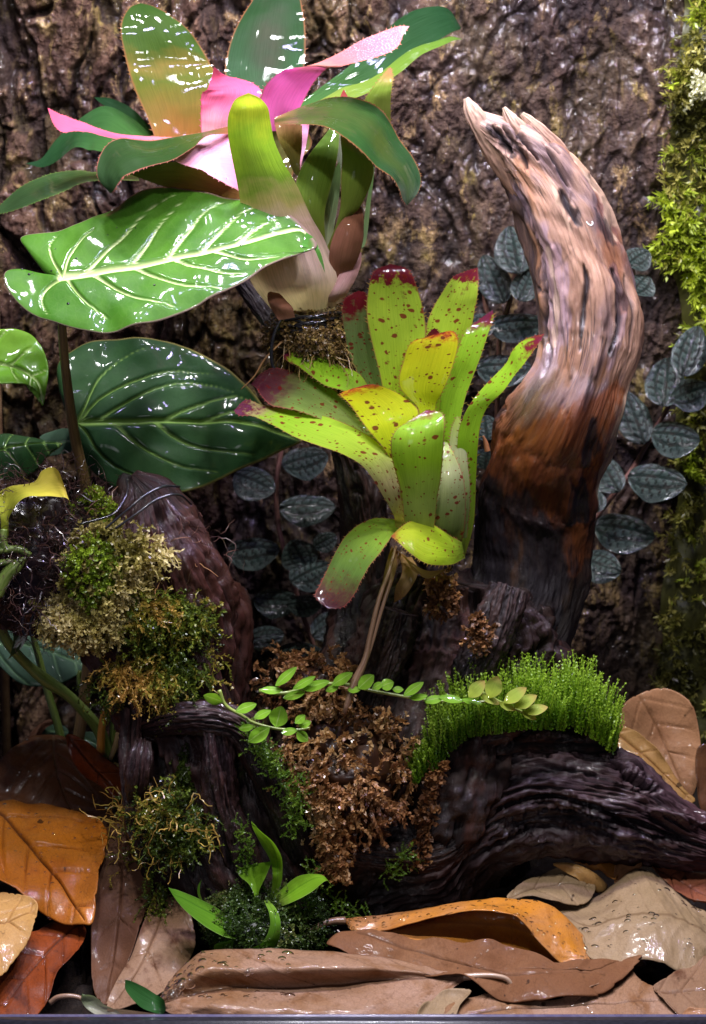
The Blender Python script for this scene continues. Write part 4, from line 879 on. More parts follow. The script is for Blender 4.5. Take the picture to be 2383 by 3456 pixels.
s_grey = sm('grey', [(0, Gg), (.5, (.13, .22, .05, 1)), (.85, (.13, .18, .06, 1)), (.93, TIPR), (1, TIPR)], .7, coat=.7)
s_yel = sm('yellow', [(0, (.40, .5, .02, 1)), (.5, Yl), (.9, (.5, .5, .012, 1)), (.965, (.42, .12, .01, 1)), (1, (.2, .012, .015, 1))], .85, trans=.6)
s_green = sm('green', [(0, (.22, .30, .05, 1)), (.4, (.20, .38, .015, 1)), (.88, (.22, .40, .02, 1)), (.95, TIPR), (1, (.12, .015, .04, 1))], .5)
s_front = sm('front', [(0, (.16, .20, .05, 1)), (.3, (.24, .32, .07, 1)), (.6, (.22, .38, .02, 1)), (.9, (.22, .38, .03, 1)), (1, (.2, .03, .04, 1))], .42, lo=-.3)
s_sheath = sm('sheath', [(0, (.10, .14, .03, 1)), (.4, (.2, .25, .08, 1)), (.7, (.26, .28, .13, 1)), (1, (.26, .34, .05, 1))], .6, lo=-.3, scale=230, trans=.3)
s_lip = sm('lip', [(0, (.15, .22, .02, 1)), (.5, (.26, .38, .015, 1)), (.9, (.3, .36, .02, 1)), (1, (.3, .08, .03, 1))], .4, lo=-.3)
s_tongue = sm('tongue', film=2.6, stops=[(0, (.2, .32, .02, 1)), (.4, (.16, .27, .03, 1)), (.7, (.09, .16, .03, 1)), (.88, (.08, .04, .025, 1)), (1, (.045, .006, .016, 1))], dens=.5, coat=1.0, rough=.2)
s_sil = sm('silver', film=2.6, stops=[(0, Gg), (.35, (.2, .28, .06, 1)), (.65, (.13, .2, .04, 1)), (.8, (.09, .03, .03, 1)), (1, (.055, .005, .016, 1))], dens=.75, coat=1.0, rough=.22)
s_long = sm('long', [(0, (.18, .2, .06, 1)), (.25, (.33, .28, .12, 1)), (.42, (.28, .40, .03, 1)), (.8, (.2, .36, .02, 1)), (.9, (.25, .2, .08, 1)), (.95, (.09, .01, .03, 1)), (1, (.11, .03, .06, 1))], .7, lo=-.2)
T = lambda secs, Y, mat, **k: strap(spot, ZD, secs, Y, mat, **dict(dict(seed=RNG.integers(0, 50), teeth=26, wave=.02), **k))
T([(860, 1250, 990, 1250), (830, 950, 960, 930), (780, 640, 962, 640), (744, 490, 986, 480), (714, 360, 999, 390), (707, 260, 986, 290), (717, 178, 963, 200), (734, 112, 932, 117), (762, 84, 896, 80), (822, 58)], [-.02, -.016, -.013, -.011, -.009, -.007, -.006, -.006, -.005, -.005], s_back, label='tall upright spotted leaf with blunt maroon tip')
T([(860, 1200, 930, 1200), (780, 850, 850, 850), (680, 620, 775, 600), (624, 520, 750, 500), (600, 400, 730, 400), (588, 310, 722, 300), (597, 238, 718, 238), (632, 208, 702, 204), (668, 190)], [0, .002, .004, .004, .003, .002, .001, .001, .001], s_grey)
T([(1000, 1200, 1120, 1200), (1000, 760, 1110, 740), (995, 520, 1165, 520), (998, 380, 1217, 380), (1028, 285, 1238, 280), (1073, 205, 1250, 210), (1124, 125, 1254, 142), (1190, 95, 1250, 102), (1251, 76)], [0, .006, .01, (.022, .006), (.028, .006), (.03, .006), (.03, .01), (.026, .016), .022], s_back, label='upright spotted leaf with a glossy outer edge')
T([(980, 1150, 1060, 1150), (958, 880, 1058, 880), (962, 770, 1045, 755), (880, 680, 1078, 688), (866, 618, 1112, 612), (884, 540, 1142, 520), (920, 450, 1157, 432), (990, 420, 1128, 388), (1060, 398)], [-.035, -.034, -.030, (-.026, -.032), (-.024, -.032), (-.022, -.030), (-.020, -.027), (-.018, -.022), -.018], s_yel, wave=.012, label='glowing yellow central leaf with red edge at its blunt tip')
T([(1020, 1450, 1150, 1460, -.2), (1036, 1280, 1186, 1280, -.2), (1045, 1100, 1176, 1100, -.1), (1060, 900, 1164, 880), (1062, 740, 1184, 740), (1100, 620, 1225, 620), (1146, 500, 1267, 510), (1185, 400, 1303, 400), (1232, 352, 1328, 328), (1324, 284)], [-.01, -.018, -.02, -.016, -.01, -.006, -.004, 0, .004, .006], s_green)
T([(1060, 1480, 1190, 1490, -.2), (1110, 1340, 1232, 1330, -.2), (1146, 1150, 1244, 1110, -.1), (1150, 960, 1252, 960), (1164, 850, 1267, 842), (1214, 744, 1302, 757), (1290, 648, 1377, 682), (1386, 548, 1432, 602), (1424, 476, 1478, 546), (1490, 424, 1537, 466), (1578, 400)], [-.015, -.02, -.026, -.03, -.03, -.03, (-.025, -.035), (-.02, -.035), (-.02, -.038), (-.022, -.036), -.03], s_green, label='long narrow leaf pointing right across the horn')
T([(760, 760, 700, 800), (680, 608, 610, 692), (570, 553, 508, 657), (480, 503, 428, 602), (400, 489, 368, 556), (335, 494, 324, 536), (291, 504)], [(-.005, -.02), (.0, -.02), (.005, -.015), (.008, -.01), (.01, -.004), (.01, 0), .005], s_green)
T([(800, 1000, 750, 1050), (740, 890, 690, 960), (650, 788, 580, 862), (560, 688, 450, 807), (450, 618, 338, 772), (350, 586, 248, 757), (260, 566, 193, 702), (190, 593, 164, 662), (141, 650)], [-.02, -.02, (-.008, -.035), (-.002, -.042), (.004, -.044), (.006, -.042), (.004, -.036), (-.004, -.028), -.02], s_sil, label='silvery spotted leaf with ragged maroon end')
T([(900, 1360, 850, 1350), (893, 1290, 838, 1288), (872, 1180, 778, 1180), (852, 1050, 698, 1060), (772, 945, 598, 992), (640, 858, 478, 948), (480, 798, 338, 897), (330, 768, 228, 842), (190, 746, 149, 805), (115, 726, 84, 801), (56, 778)], [-.04, -.05, -.055, (-.05, -.06), (-.045, -.066), (-.04, -.07), (-.035, -.07), (-.032, -.066), (-.034, -.06), (-.04, -.056), -.05], s_long, label='long leaf reaching left with a curled purple tip')
T([(880, 1180, 920, 1160), (840, 1050, 900, 1000), (790, 960, 905, 925), (720, 880, 962, 800), (664, 800, 935, 748), (618, 740, 855, 688), (578, 696, 742, 650), (640, 668)], [-.045, -.048, (-.05, -.045), (-.05, -.035), (-.046, -.028), (-.044, -.025), (-.044, -.03), -.036], s_yel, wave=.015, label='wide yellow leaf with a narrow red lip facing forward')
T([(905, 1430, 1170, 1430, -.25), (930, 1330, 1186, 1350, -.3), (960, 1220, 1194, 1210, -.3), (990, 1120, 1176, 1090, -.28), (1010, 1030, 1140, 1000, -.2), (1040, 950, 1100, 930)], [-.03, -.036, -.04, -.04, -.036, -.03], s_sheath, nu=21, wave=.012, teeth=12)
T([(910, 1400, 1030, 1410, -.2), (892, 1310, 1040, 1330, -.25), (880, 1200, 1052, 1210, -.25), (858, 1110, 1070, 1110, -.25), (832, 1010, 1082, 1000, -.2), (826, 930, 1087, 905, -.15), (852, 870, 1090, 835, -.08), (896, 838, 1072, 788), (1000, 774)], [-.05, -.055, -.058, -.06, -.063, -.064, -.063, -.058, -.054], s_front, nu=21, wave=.015, label='broad green front leaf rolled round the base')
T([(1172, 1420, 1190, 1500), (1112, 1383, 1122, 1532, -.15), (1030, 1333, 1012, 1530, -.2), (950, 1313, 928, 1482, -.2), (888, 1338, 868, 1427, -.1), (826, 1392)], [-.04, (-.045, -.07), (-.05, -.085), (-.056, -.085), (-.062, -.08), -.07], s_lip, label='short folded leaf lying below the base')
T([(900, 1310, 900, 1380), (840, 1308, 865, 1385), (760, 1303, 842, 1382), (680, 1328, 812, 1427), (600, 1398, 772, 1482), (553, 1480, 717, 1547), (513, 1560, 682, 1607), (478, 1630, 642, 1682), (456, 1690, 592, 1737), (518, 1748)], [-.03, -.035, (-.03, -.06), (-.035, -.075), (-.05, -.085), (-.062, -.09), (-.07, -.094), (-.078, -.096), (-.086, -.096), -.094], s_tongue, teeth=34, label='drooping glossy leaf with a purple tip below the rosette')
T([(960, 1250, 1080, 1250), (930, 950, 1060, 930), (940, 700, 1070, 700), (970, 560, 1080, 550), (985, 450, 1075, 440), (1010, 400, 1060, 395), (1040, 372)], [-.02, -.016, -.013, -.012, -.012, -.012, -.012], s_back, label='short spotted leaf half hidden behind the yellow central leaf')
T([(1080, 1400, 1200, 1400, -.2), (1100, 1200, 1215, 1190, -.2), (1108, 1020, 1200, 1010, -.15), (1120, 880, 1185, 870), (1150, 800)], [-.03, -.032, -.03, -.026, -.022], s_sheath, nu=15)
T([(1000, 1400, 1190, 1400, .1), (990, 1250, 1200, 1250), (960, 1100, 1240, 1080), (980, 950, 1180, 930)], [-.02, -.01, .0, .0], s_front, teeth=0, nv=30)
dead = stem_mat('dead_stalk', (.16, .085, .05, 1), (.28, .17, .10, 1), .4)
mktube('dry_stalk', W(ZF([(895, 1235), (880, 1290), (858, 1350), (838, 1430), (825, 1490), (800, 1545), (778, 1612)]), np.array([-.05, -.06, -.065, -.068, -.07, -.074, -.078])), [.001, .0013, .0015, .0016, .0019, .0024, .0014], dead, spot)
mktube('dry_stalk', W(ZF([(905, 1250), (885, 1310), (862, 1380), (842, 1450), (818, 1520), (795, 1580)]), np.array([-.05, -.06, -.064, -.066, -.07, -.074])), [.0009, .0012, .0012, .0012, .0012, .0008], dead, spot)
m_husk = sm('husk', [(0, (.3, .17, .06, 1)), (.5, (.36, .24, .11, 1)), (1, (.2, .1, .04, 1))], 0, spots=None, rough=.4)
for secs, Y in (([(840, 1430, 900, 1500), (900, 1500, 940, 1560), (1000, 1560, 1010, 1600), (1110, 1550)], [-.05, -.06, -.062, -.055]), ([(830, 1440, 860, 1470), (800, 1540, 850, 1560), (780, 1640, 820, 1660), (770, 1720)], [-.05, -.06, -.06, -.058]), ([(870, 1480, 930, 1500), (880, 1570, 960, 1570), (850, 1640, 900, 1680), (840, 1720)], [-.045, -.055, -.055, -.05])):
    strap(spot, ZD, secs, Y, m_husk, name='husk', nv=24, wave=.1)

# ------------------------------------------------------------------ philodendron with big velvet leaves
pl = W(ZF([200., 1700.]), .05)
phil = thing('philodendron', 'climbing plant with large glossy heart shaped leaves and pale veins at the left', 'plant', pl)
ph1 = blade_mat('heart_leaf', (.034, .115, .010, 1), (.06, .165, .014, 1), (.60, .72, .32, 1), .22, .26, .8, 1.0, (.25, .16, .14, 1))
ph2 = blade_mat('dark_leaf', (.014, .046, .014, 1), (.026, .068, .022, 1), (.18, .30, .07, 1), .12, .3, .7, 1.0, (.2, .17, .05, 1))
ph3 = blade_mat('light_leaf', (.10, .25, .02, 1), (.16, .33, .03, 1), (.4, .52, .2, 1), .3, .2, 1.0, 1.0)
ph4 = blade_mat('grey_leaf', (.045, .085, .055, 1), (.06, .11, .07, 1), (.09, .16, .08, 1), .12, .4, .4)
ph5 = blade_mat('yellow_leaf', (.42, .40, .04, 1), (.52, .42, .07, 1), (.5, .5, .12, 1), .35, .4, .3)
st1 = stem_mat('brown_stalk', (.13, .075, .025, 1), (.22, .14, .05, 1), .5); st2 = stem_mat('green_stalk', (.10, .17, .025, 1), (.19, .25, .06, 1)); st3 = stem_mat('orange_stalk', (.42, .16, .02, 1), (.5, .22, .03, 1))
out1 = [(205, 1004), (165, 975), (130, 938), (95, 895), (74, 862), (90, 846), (150, 838), (230, 826), (310, 800), (390, 760), (440, 728), (490, 695), (540, 674), (600, 669), (700, 684), (800, 704), (870, 714), (950, 729), (1020, 754), (1080, 794), (1118, 836), (1138, 872), (1128, 890), (1090, 897), (1030, 921), (950, 966), (880, 1011), (800, 1051), (720, 1096), (640, 1131), (560, 1161), (470, 1181), (380, 1189), (290, 1179), (200, 1156), (130, 1131), (70, 1096), (30, 1051), (16, 1010), (25, 984), (55, 972), (105, 970), (160, 985)]
mid1 = [(218, 1004), (330, 990), (480, 966), (600, 940), (720, 914), (860, 879), (1000, 829), (1080, 815), (1135, 860)]
v1 = [[(225, 1000), (190, 940), (178, 890), (200, 855)], [(230, 1000), (250, 930), (300, 870), (340, 840)], [(310, 990), (370, 930), (440, 860), (490, 800), (560, 730), (640, 700)], [(470, 968), (530, 880), (590, 790), (660, 720)], [(600, 942), (660, 860), (720, 780), (800, 725)], [(720, 914), (780, 850), (850, 780), (930, 745)], [(850, 880), (920, 820), (1000, 775)],
      [(225, 1008), (170, 1040), (150, 1080), (170, 1130)], [(240, 1008), (280, 1060), (320, 1100), (400, 1150)], [(330, 992), (420, 1050), (520, 1090), (640, 1110)], [(480, 968), (570, 1010), (680, 1040), (790, 1040)], [(620, 938), (700, 970), (800, 985), (900, 980)], [(760, 905), (840, 930), (920, 935), (1000, 920)]]
heart, Gh = blade(phil, ZA, (222, 1006), out1, (-.048, .0, -.95), ph1, nr=60, na=300, mid=mid1, veins=v1, lk=1.0, vw=10, lw=4.6, vh=.0004, quilt=.0024, und=.0025, cup=.0, thick=.0005, label='large bright green heart shaped leaf with white midrib')
strap(heart, ZA, [(1100, 835, 1080, 885), (1128, 855, 1105, 890), (1147, 895, 1127, 893), (1160, 935, 1148, 938), (1168, 982)], [(-.018, -.026), (-.020, -.027), -.027, -.029, -.03], leaf_mat('drip_tip', [(0, (.05, .17, .02, 1)), (1, (.05, .13, .02, 1))], trans=.15, margin=None), name='drip_tip', nv=20, nu=7, wave=0)
mktube('stalk', W(ZF([(139, 640), (141, 745), (150, 850), (168, 980), (196, 1120), (215, 1300), (200, 1500), (175, 1690)]), np.array([-.046, -.04, -.025, -.005, .01, .03, .045, .05])), [.0024, .0027, .0030, .0034, .0040, .0042, .004, .004], st1, phil, 12, 60)
out2 = [(345, 632), (372, 680), (400, 758), (425, 802), (480, 862), (560, 921), (650, 951), (750, 963), (870, 956), (980, 926), (1080, 881), (1180, 831), (1280, 790), (1380, 741), (1478, 698), (1400, 645), (1330, 580), (1260, 490), (1180, 410), (1080, 330), (970, 264), (870, 224), (750, 202), (600, 196), (500, 195), (420, 215), (350, 258), (300, 300), (280, 350), (285, 430), (310, 520), (335, 590)]
mid2 = [(370, 622), (480, 622), (640, 618), (800, 612), (1000, 612), (1200, 620), (1380, 665), (1470, 698)]
v2 = [[(385, 610), (420, 540), (450, 460), (500, 380), (600, 300), (720, 250)], [(400, 615), (470, 520), (600, 440), (760, 380), (900, 360), (1050, 380)], [(480, 620), (560, 560), (680, 490), (800, 440), (960, 420), (1150, 470)], [(800, 612), (900, 560), (1000, 520), (1150, 490), (1250, 520)], [(960, 612), (1060, 590), (1200, 560), (1300, 580)],
      [(385, 630), (430, 680), (480, 760), (600, 850), (720, 900)], [(760, 620), (840, 680), (950, 730), (1100, 760), (1250, 770)], [(560, 620), (640, 700), (760, 780), (900, 830), (1060, 850)]]
blade(phil, ZC, (375, 620), out2, (.075, .05, -.55), ph2, nr=50, na=240, mid=mid2, veins=v2, lk=1.0, vw=12, lw=5.5, vh=.0005, quilt=.0030, und=.003, cup=-.004, thick=.0005, label='large dark green heart shaped leaf lower down')
mktube('stalk', W(ZC([(375, 622), (395, 720), (420, 850), (430, 960), (440, 1100), (400, 1400)]), .085), .003, st2, phil, 10, 30)
blade(phil, ZC, (20, 330), [(-120, 260), (-60, 215), (0, 203), (100, 204), (170, 240), (215, 320), (229, 400), (220, 480), (205, 558), (186, 512), (150, 480), (80, 465), (0, 461), (-70, 440), (-120, 380)], (.0, .3, -.8), ph3, nr=26, na=100, mid=[(-100, 330), (20, 340), (110, 380), (180, 450), (205, 550)], auto=4, vw=6, lw=3, quilt=.002, und=.004, cup=.006, thick=.0004, label='small light green leaf with an orange tip at the left side')
blade(phil, ZC, (60, 750), [(-130, 760), (-60, 690), (0, 652), (120, 655), (220, 675), (304, 692), (240, 742), (170, 812), (100, 850), (0, 862), (-80, 840)], (.02, .1, -.9), ph2, nr=26, na=100, mid=[(-100, 770), (60, 740), (200, 710), (300, 693)], auto=5, vw=5, lw=3, quilt=.002, und=.003, cup=-.006, thick=.0004, label='small dark green leaf with curved streak reflections at the left side')
blade(phil, ZC, (290, 715), [(195, 690), (260, 660), (330, 648), (410, 690), (390, 748), (280, 777), (205, 782), (230, 735)], (.11, 0, -.6), ph4, nr=16, na=60, mid=[(200, 730), (300, 715), (400, 710)], thick=.0004)
blade(phil, ZL, (180, 300), [(-100, 280), (-60, 190), (0, 160), (60, 130), (160, 120), (300, 140), (400, 232), (510, 356), (420, 432), (330, 466), (200, 476), (100, 442), (0, 352), (-60, 320)], (.10, .1, -.6), ph4, nr=30, na=100, mid=[(-60, 220), (120, 220), (300, 270), (500, 355)], auto=5, vw=9, lw=5, quilt=.002, und=.003, thick=.0004, label='pale grey green leaf in the shade beneath the branch')
blade(phil, ZL, (310, 745), [(200, 775), (240, 735), (330, 698), (390, 715), (408, 756), (330, 790), (250, 795)], (.06, 0, -.8), ph4, nr=14, na=50, mid=[(210, 770), (310, 740), (400, 745)], thick=.0004)
blade(phil, ZL, (535, 795), [(478, 770), (530, 744), (592, 768), (600, 840), (540, 850), (500, 815)], (.06, 0, -.6), ph4, nr=12, na=50, mid=[(480, 770), (600, 830)], thick=.0004)
mktube('stem', W(ZL([(-40, 30), (0, 120), (60, 230), (170, 350), (280, 440), (400, 520), (520, 640), (600, 750), (650, 900)]), np.array([.0, .005, .01, .02, .025, .03, .035, .04, .04])), [.0035, .0036, .0034, .0034, .0044, .0036, .0038, .0042, .0046], st2, phil, 12, 70, label='thick green stem arching down')
mktube('stalk', W(ZL([(195, 150), (210, 220), (240, 330), (290, 520), (345, 700), (380, 850)]), .055), [.002, .0022, .0024, .0026, .0028, .003], st2, phil, 10, 40)
mktube('stalk', W(ZL([(480, 380), (470, 440), (490, 540), (520, 640)]), .07), .0015, st2, phil, 8, 20)
mktube('stalk', W(ZL([(650, 560), (625, 640), (608, 740), (602, 880)]), .03), [.0016, .0024, .0026, .003], st3, phil, 10, 30, label='orange stalk')
mktube('stalk', W(ZL([(690, 610), (680, 700), (670, 820)]), .045), [.0022, .0024, .0024], st2, phil, 10, 20)
mktube('stalk', W(ZL([(715, 720), (690, 830), (660, 910)]), .035), [.0016, .002, .0014], stem_mat('tan_stalk', (.3, .2, .09, 1), (.4, .28, .12, 1)), phil, 8, 20)
# little left-edge plant: yellowing leaf, green buds
yl = thing('vine_shoot', 'yellowing folded leaf and green stalks of a shoot among roots at the left', 'plant', W(ZC([20., 1400.]), -.07))
strap(yl, ZC, [(0, 1215, 40, 1200), (5, 1130, 42, 1120), (0, 1060, 45, 1080, .2), (-10, 970, 95, 1010, .2), (60, 925, 150, 978, .1), (165, 905, 230, 976), (205, 850, 285, 985), (255, 836, 322, 990, -.1), (295, 870, 338, 1005), (343, 1018)], [-.07, -.072, -.072, (-.06, -.08), (-.06, -.085), (-.06, -.085), (-.055, -.08), (-.055, -.08), (-.07, -.08), -.08], leaf_mat('yellow_shoot', [(0, (.25, .33, .03, 1)), (.4, (.42, .42, .04, 1)), (.8, (.5, .42, .05, 1)), (1, (.45, .26, .09, 1))], trans=.4, margin=(.5, .4, .1, 1), rough=.4, coat=.3), wave=.03)
for P_, R_ in (([(-20, 1460), (30, 1370), (80, 1320), (125, 1280)], [.0045, .0042, .004, .0014]), ([(-30, 1245), (40, 1238), (100, 1240), (150, 1270)], [.0026, .0024, .0024, .002]), ([(20, 1140), (15, 1190), (30, 1250)], [.0022, .0026, .0026]), ([(-20, 1310), (40, 1300), (90, 1310)], [.002, .002, .0016])):
    mktube('stalk', W(ZC(P_), -.072), R_, st2, yl, 12, 26)
strap(phil, ZL, [(60, 100, 110, 90), (80, 180, 170, 150), (70, 240, 130, 240), (60, 290, 80, 285), (40, 318)], [-.01, -.012, -.014, -.016, -.018], leaf_mat('dark_sheath', [(0, (.02, .03, .01, 1)), (.8, (.04, .06, .015, 1)), (1, (.35, .25, .06, 1))], trans=.1, margin=(.3, .25, .08, 1)), nv=24, name='sheath')

# ------------------------------------------------------------------ moss, roots, sphagnum
java = strand_mat('green_moss', [(0, (.02, .03, .006, 1)), (.4, (.06, .10, .012, 1)), (.60, (.17, .22, .022, 1)), (.76, (.38, .29, .05, 1)), (1, (.52, .31, .08, 1))], .3, .35, coat=.5)
sph = strand_mat('pale_moss', [(0, (.09, .07, .015, 1)), (.35, (.28, .25, .05, 1)), (.6, (.52, .44, .15, 1)), (1, (.66, .57, .29, 1))], .3, .5)
lime = strand_mat('lime_moss', [(0, (.10, .17, .012, 1)), (.6, (.24, .34, .02, 1)), (1, (.36, .42, .04, 1))], .35, .4)
brown_s = strand_mat('brown_sphagnum', [(0, (.06, .024, .010, 1)), (.3, (.20, .09, .035, 1)), (.55, (.38, .19, .07, 1)), (.8, (.52, .32, .14, 1)), (1, (.62, .44, .24, 1))], .25, .4, coat=.5)
rootm = strand_mat('dark_roots', [(0, (.015, .007, .008, 1)), (.6, (.05, .022, .02, 1)), (.9, (.13, .06, .04, 1)), (1, (.3, .15, .06, 1))], 0, .35, coat=.5)
def rn(P, base, amp, f=50): return base + amp * fbm(P[:, 0] * f, P[:, 2] * f, P[:, 1] * f, o=2) + RNG.normal(0, .09, len(P))
LB = (LG, LN)
P, D = mound(ZF, (242, 1305), 74, 100, -.058, .014, 430, 5, amp=.3)
moss('pale_moss_cushion', [mound_body(ZF, (242, 1305), 66, 92, -.055, .011, 5, amp=.3), strands(P, D + RNG.normal(0, .5, P.shape), .015, 8, .6, .15, .0007, 2, .0030, .0011, rnd=rn(P, .62, .4))], sph, label='cream and yellow sphagnum cushion tied on the left branch')
P, D = on_log(LB, ZF, (215, 1200), 62, 70, 400, 6, lift=.008); P2, D2 = mound(ZF, (205, 1290), 45, 60, -.074, .006, 200, 9, amp=.4)
moss('lime_moss_tuft', [strands(P, D + [0, 0, .4], .008, 7, .45, .0, .0004, 3, .0020, .0009, rnd=rn(P, .5, .5)), strands(P2, D2, .006, 7, .4, 0, .0003, 3, .0018, .0009, rnd=rn(P2, .4, .4))], lime, label='small bright lime moss patch above the cream cushion')
P, D = mound(ZF, (185, 1400), 75, 40, -.058, .016, 260, 7, amp=.3)
P2, D2 = mound(ZF, (310, 1240), 46, 24, -.060, .006, 50, 8)
moss('pale_moss_fringe', [strands(P, D, .014, 8, .55, .25, .0007, 2, .0030, .0012, rnd=rn(P, .6, .4)), strands(P2, D2 + [1.0, -.2, .1], .022, 9, .35, .05, .0008, 2, .0036, .0012, rnd=rn(P2, .55, .3))], sph, label='ragged fringe of cream moss hanging round the sphagnum cushion')
P, D = on_log(LB, ZF, (375, 1395), 96, 56, 280, 10, lift=.008)
moss('green_moss_cushion', [strands(P, D + RNG.normal(0, .6, P.shape), .023, 12, .38, .12, .0004, 3, .0026, .0007, rnd=rn(P, .5, .35))], java, label='wet dark green moss cushion in the middle of the left branch')
P, D = on_log(LB, ZF, (370, 1505), 105, 56, 210, 11, lift=.006)
moss('tawny_moss', [strands(P, D + RNG.normal(0, .6, P.shape), .025, 12, .42, .18, .0005, 3, .0026, .0007, rnd=rn(P, .68, .3))], java, label='tawny and olive moss strands spreading below the green cushion')
P, D = on_log(LB, ZF, (430, 1585), 95, 26, 70, 12); P2, D2 = mound(ZF, (240, 1560), 30, 40, -.05, .01, 40, 13); P3, D3 = on_log(LB, ZF, (415, 1740), 26, 60, 40, 13)
moss('moss_strands', [strands(P, D, .02, 11, .4, .3, .0004, 3, .0024, .0007, rnd=rn(P, .6, .3)), strands(P2, D2, .014, 9, .4, .3, .0004, 3, .0024, .0007, rnd=rn(P2, .5, .2)), strands(P3, D3, .012, 9, .3, .3, .0004, 3, .0022, .0007, rnd=rn(P3, .35, .2))], java, label='loose moss strands hanging off the knuckle of the left branch')
P, D = on_log(LB, ZF, (400, 1865), 74, 76, 280, 14, lift=.016); P2, D2 = mound(ZF, (352, 2010), 12, 60, -.07, .006, 40, 15); P3, D3 = on_log(LB, ZF, (395, 1860), 85, 80, 110, 18, lift=.02)
moss('olive_moss_ball', [strands(P, D + RNG.normal(0, .6, P.shape), .020, 11, .5, .1, .0004, 3, .0023, .0006, rnd=rn(P, .52, .3)), strands(P3, D3 + RNG.normal(0, .9, P3.shape), .030, 12, .5, .05, .0005, 0, rnd=RNG.uniform(.75, 1, 110)), strands(P2, D2 + [0, 0, -1.5], .02, 10, .25, .1, .0003, 3, .0022, .0007, rnd=rn(P2, .45, .2))], java, label='olive moss ball with orange threads low on the left branch')
P, D = mound(ZF, (100, 1230), 175, 140, -.035, .034, 1300, 16, amp=.3)
moss('root_tangle', [mound_body(ZF, (85, 1240), 165, 130, -.03, .028, 16, amp=.3), strands(P, D, .036, 13, .55, .05, .00036, 0, rnd=RNG.beta(1.6, 2.5, len(P)), taper=.6)], rootm, label='tangle of dark purple brown roots at the left behind the cream moss', cat='roots')
P, D = on_log(LB, ZF, (440, 1250), 90, 90, 26, 17, lift=.004)
moss('fine_roots', [strands(P, D + RNG.normal(0, .9, P.shape), .03, 13, .4, .15, .0003, 0, rnd=RNG.uniform(.6, 1, len(P)))], rootm, label='few thin tan rootlets loose on the reddish wood of the left branch', cat='roots')
# wires on the left branch
for i, (P_, lb) in enumerate((([(436, 1085), (438, 1110), (425, 1140), (400, 1165), (330, 1185)], 'short black wire end bent upright on top of the left branch'), ([(615, 1100), (560, 1100), (500, 1118), (440, 1150), (360, 1195)], 'upper long black wire lying across the left branch'), ([(655, 1140), (610, 1118), (540, 1128), (470, 1160), (395, 1195)], 'lower long black wire lying across the left branch'))):
    k = .95 if i else 1
    Q = np.array(P_, float); Q = np.stack([(Q[:, 0] - 330) * .66 + 218, Q[:, 1]], 1) if i else np.stack([Q[:, 0] - 150, Q[:, 1]], 1)
    mktube('tie_wire', W(ZF(Q), np.array([-.048, -.062, -.07, -.076, -.08])), .00075, wire_m, None, 6, 40, label=lb, cat='wire')
for i, (a, b, lb) in enumerate((((128, 800), (118, 925), 'wire loop hanging first from the left under the root tangle'), ((180, 800), (150, 930), 'wire loop hanging second from the left under the root tangle'), ((215, 810), (188, 930), 'wire loop hanging third from the left under the root tangle'), ((262, 860), (285, 965), 'wire loop nearest the cream moss under the branch'), ((365, 910), (375, 1010), 'thin wire hook hanging from the cream moss'))):
    m = ((a[0] + b[0]) / 2 - 12, (a[1] + b[1]) / 2)
    mktube('wire_loop', W(ZFF([a, m, b, (b[0] + 18, b[1] + 4)]), -.062), .0009, wire_m, None, 6, 24, label=lb, cat='wire', group='wire loops under the left branch')
# brown sphagnum in the middle
P, D = mound(ZF, (770, 1735), 125, 105, -.052, .024, 230, 20, amp=.45); P2, D2 = mound(ZF, (700, 1540), 85, 50, -.03, .02, 130, 21, amp=.4); P3, D3 = mound(ZF, (790, 1820), 60, 52, -.068, .012, 90, 22, amp=.4)
P4, D4 = mound(ZF, (870, 1650), 80, 60, -.04, .02, 90, 29, amp=.4)
big = lambda P, D, L=.012, b=.52: strands(P, D + RNG.normal(0, .5, P.shape), L * 1.6, 9, .42, .2, .0015, 4, .0034, .0011, rnd=rn(P, b, .4, 40), lean=1.0)
moss('brown_sphagnum', [mound_body(ZF, (770, 1735), 112, 95, -.050, .020, 20, amp=.45), mound_body(ZF, (700, 1540), 80, 45, -.03, .02, 21), big(P, D), big(P2, D2, .012), big(P3, D3, .013, .62)], brown_s, label='heap of wet brown sphagnum moss in the hollow of the driftwood')
def hang(line, Y, n, rad, b, L=.008):
    q = cr(np.array(line, float), n); P = W(ZF(q), Y) + RNG.normal(0, rad, (n, 3)) * [1, .5, 1]
    return strands(P, RNG.normal(0, 1, (n, 3)) + [0, -.6, -.5], L, 6, .4, .2, .0010, 2, .0036, .0016, rnd=rn(P, b, .3), lean=1.0)
moss('hanging_sphagnum', [hang([(738, 1780), (745, 1850), (752, 1920), (760, 1975)], -.082, 260, .0028, .6)], brown_s, label='thick brown sphagnum strand hanging down over dark wood')
moss('hanging_sphagnum', [hang([(985, 1720), (972, 1790), (960, 1860), (945, 1950)], -.062, 130, .0018, .4)], brown_s, label='thin brown sphagnum strand hanging beside the right hand root')
moss('hanging_sphagnum', [hang([(1080, 1400), (1088, 1420), (1080, 1455)], -.05, 70, .0022, .35), hang([(985, 1310), (1010, 1330), (985, 1380)], -.05, 120, .003, .3)], brown_s, label='small brown shreds stuck to black wood under the spotted bromeliad')
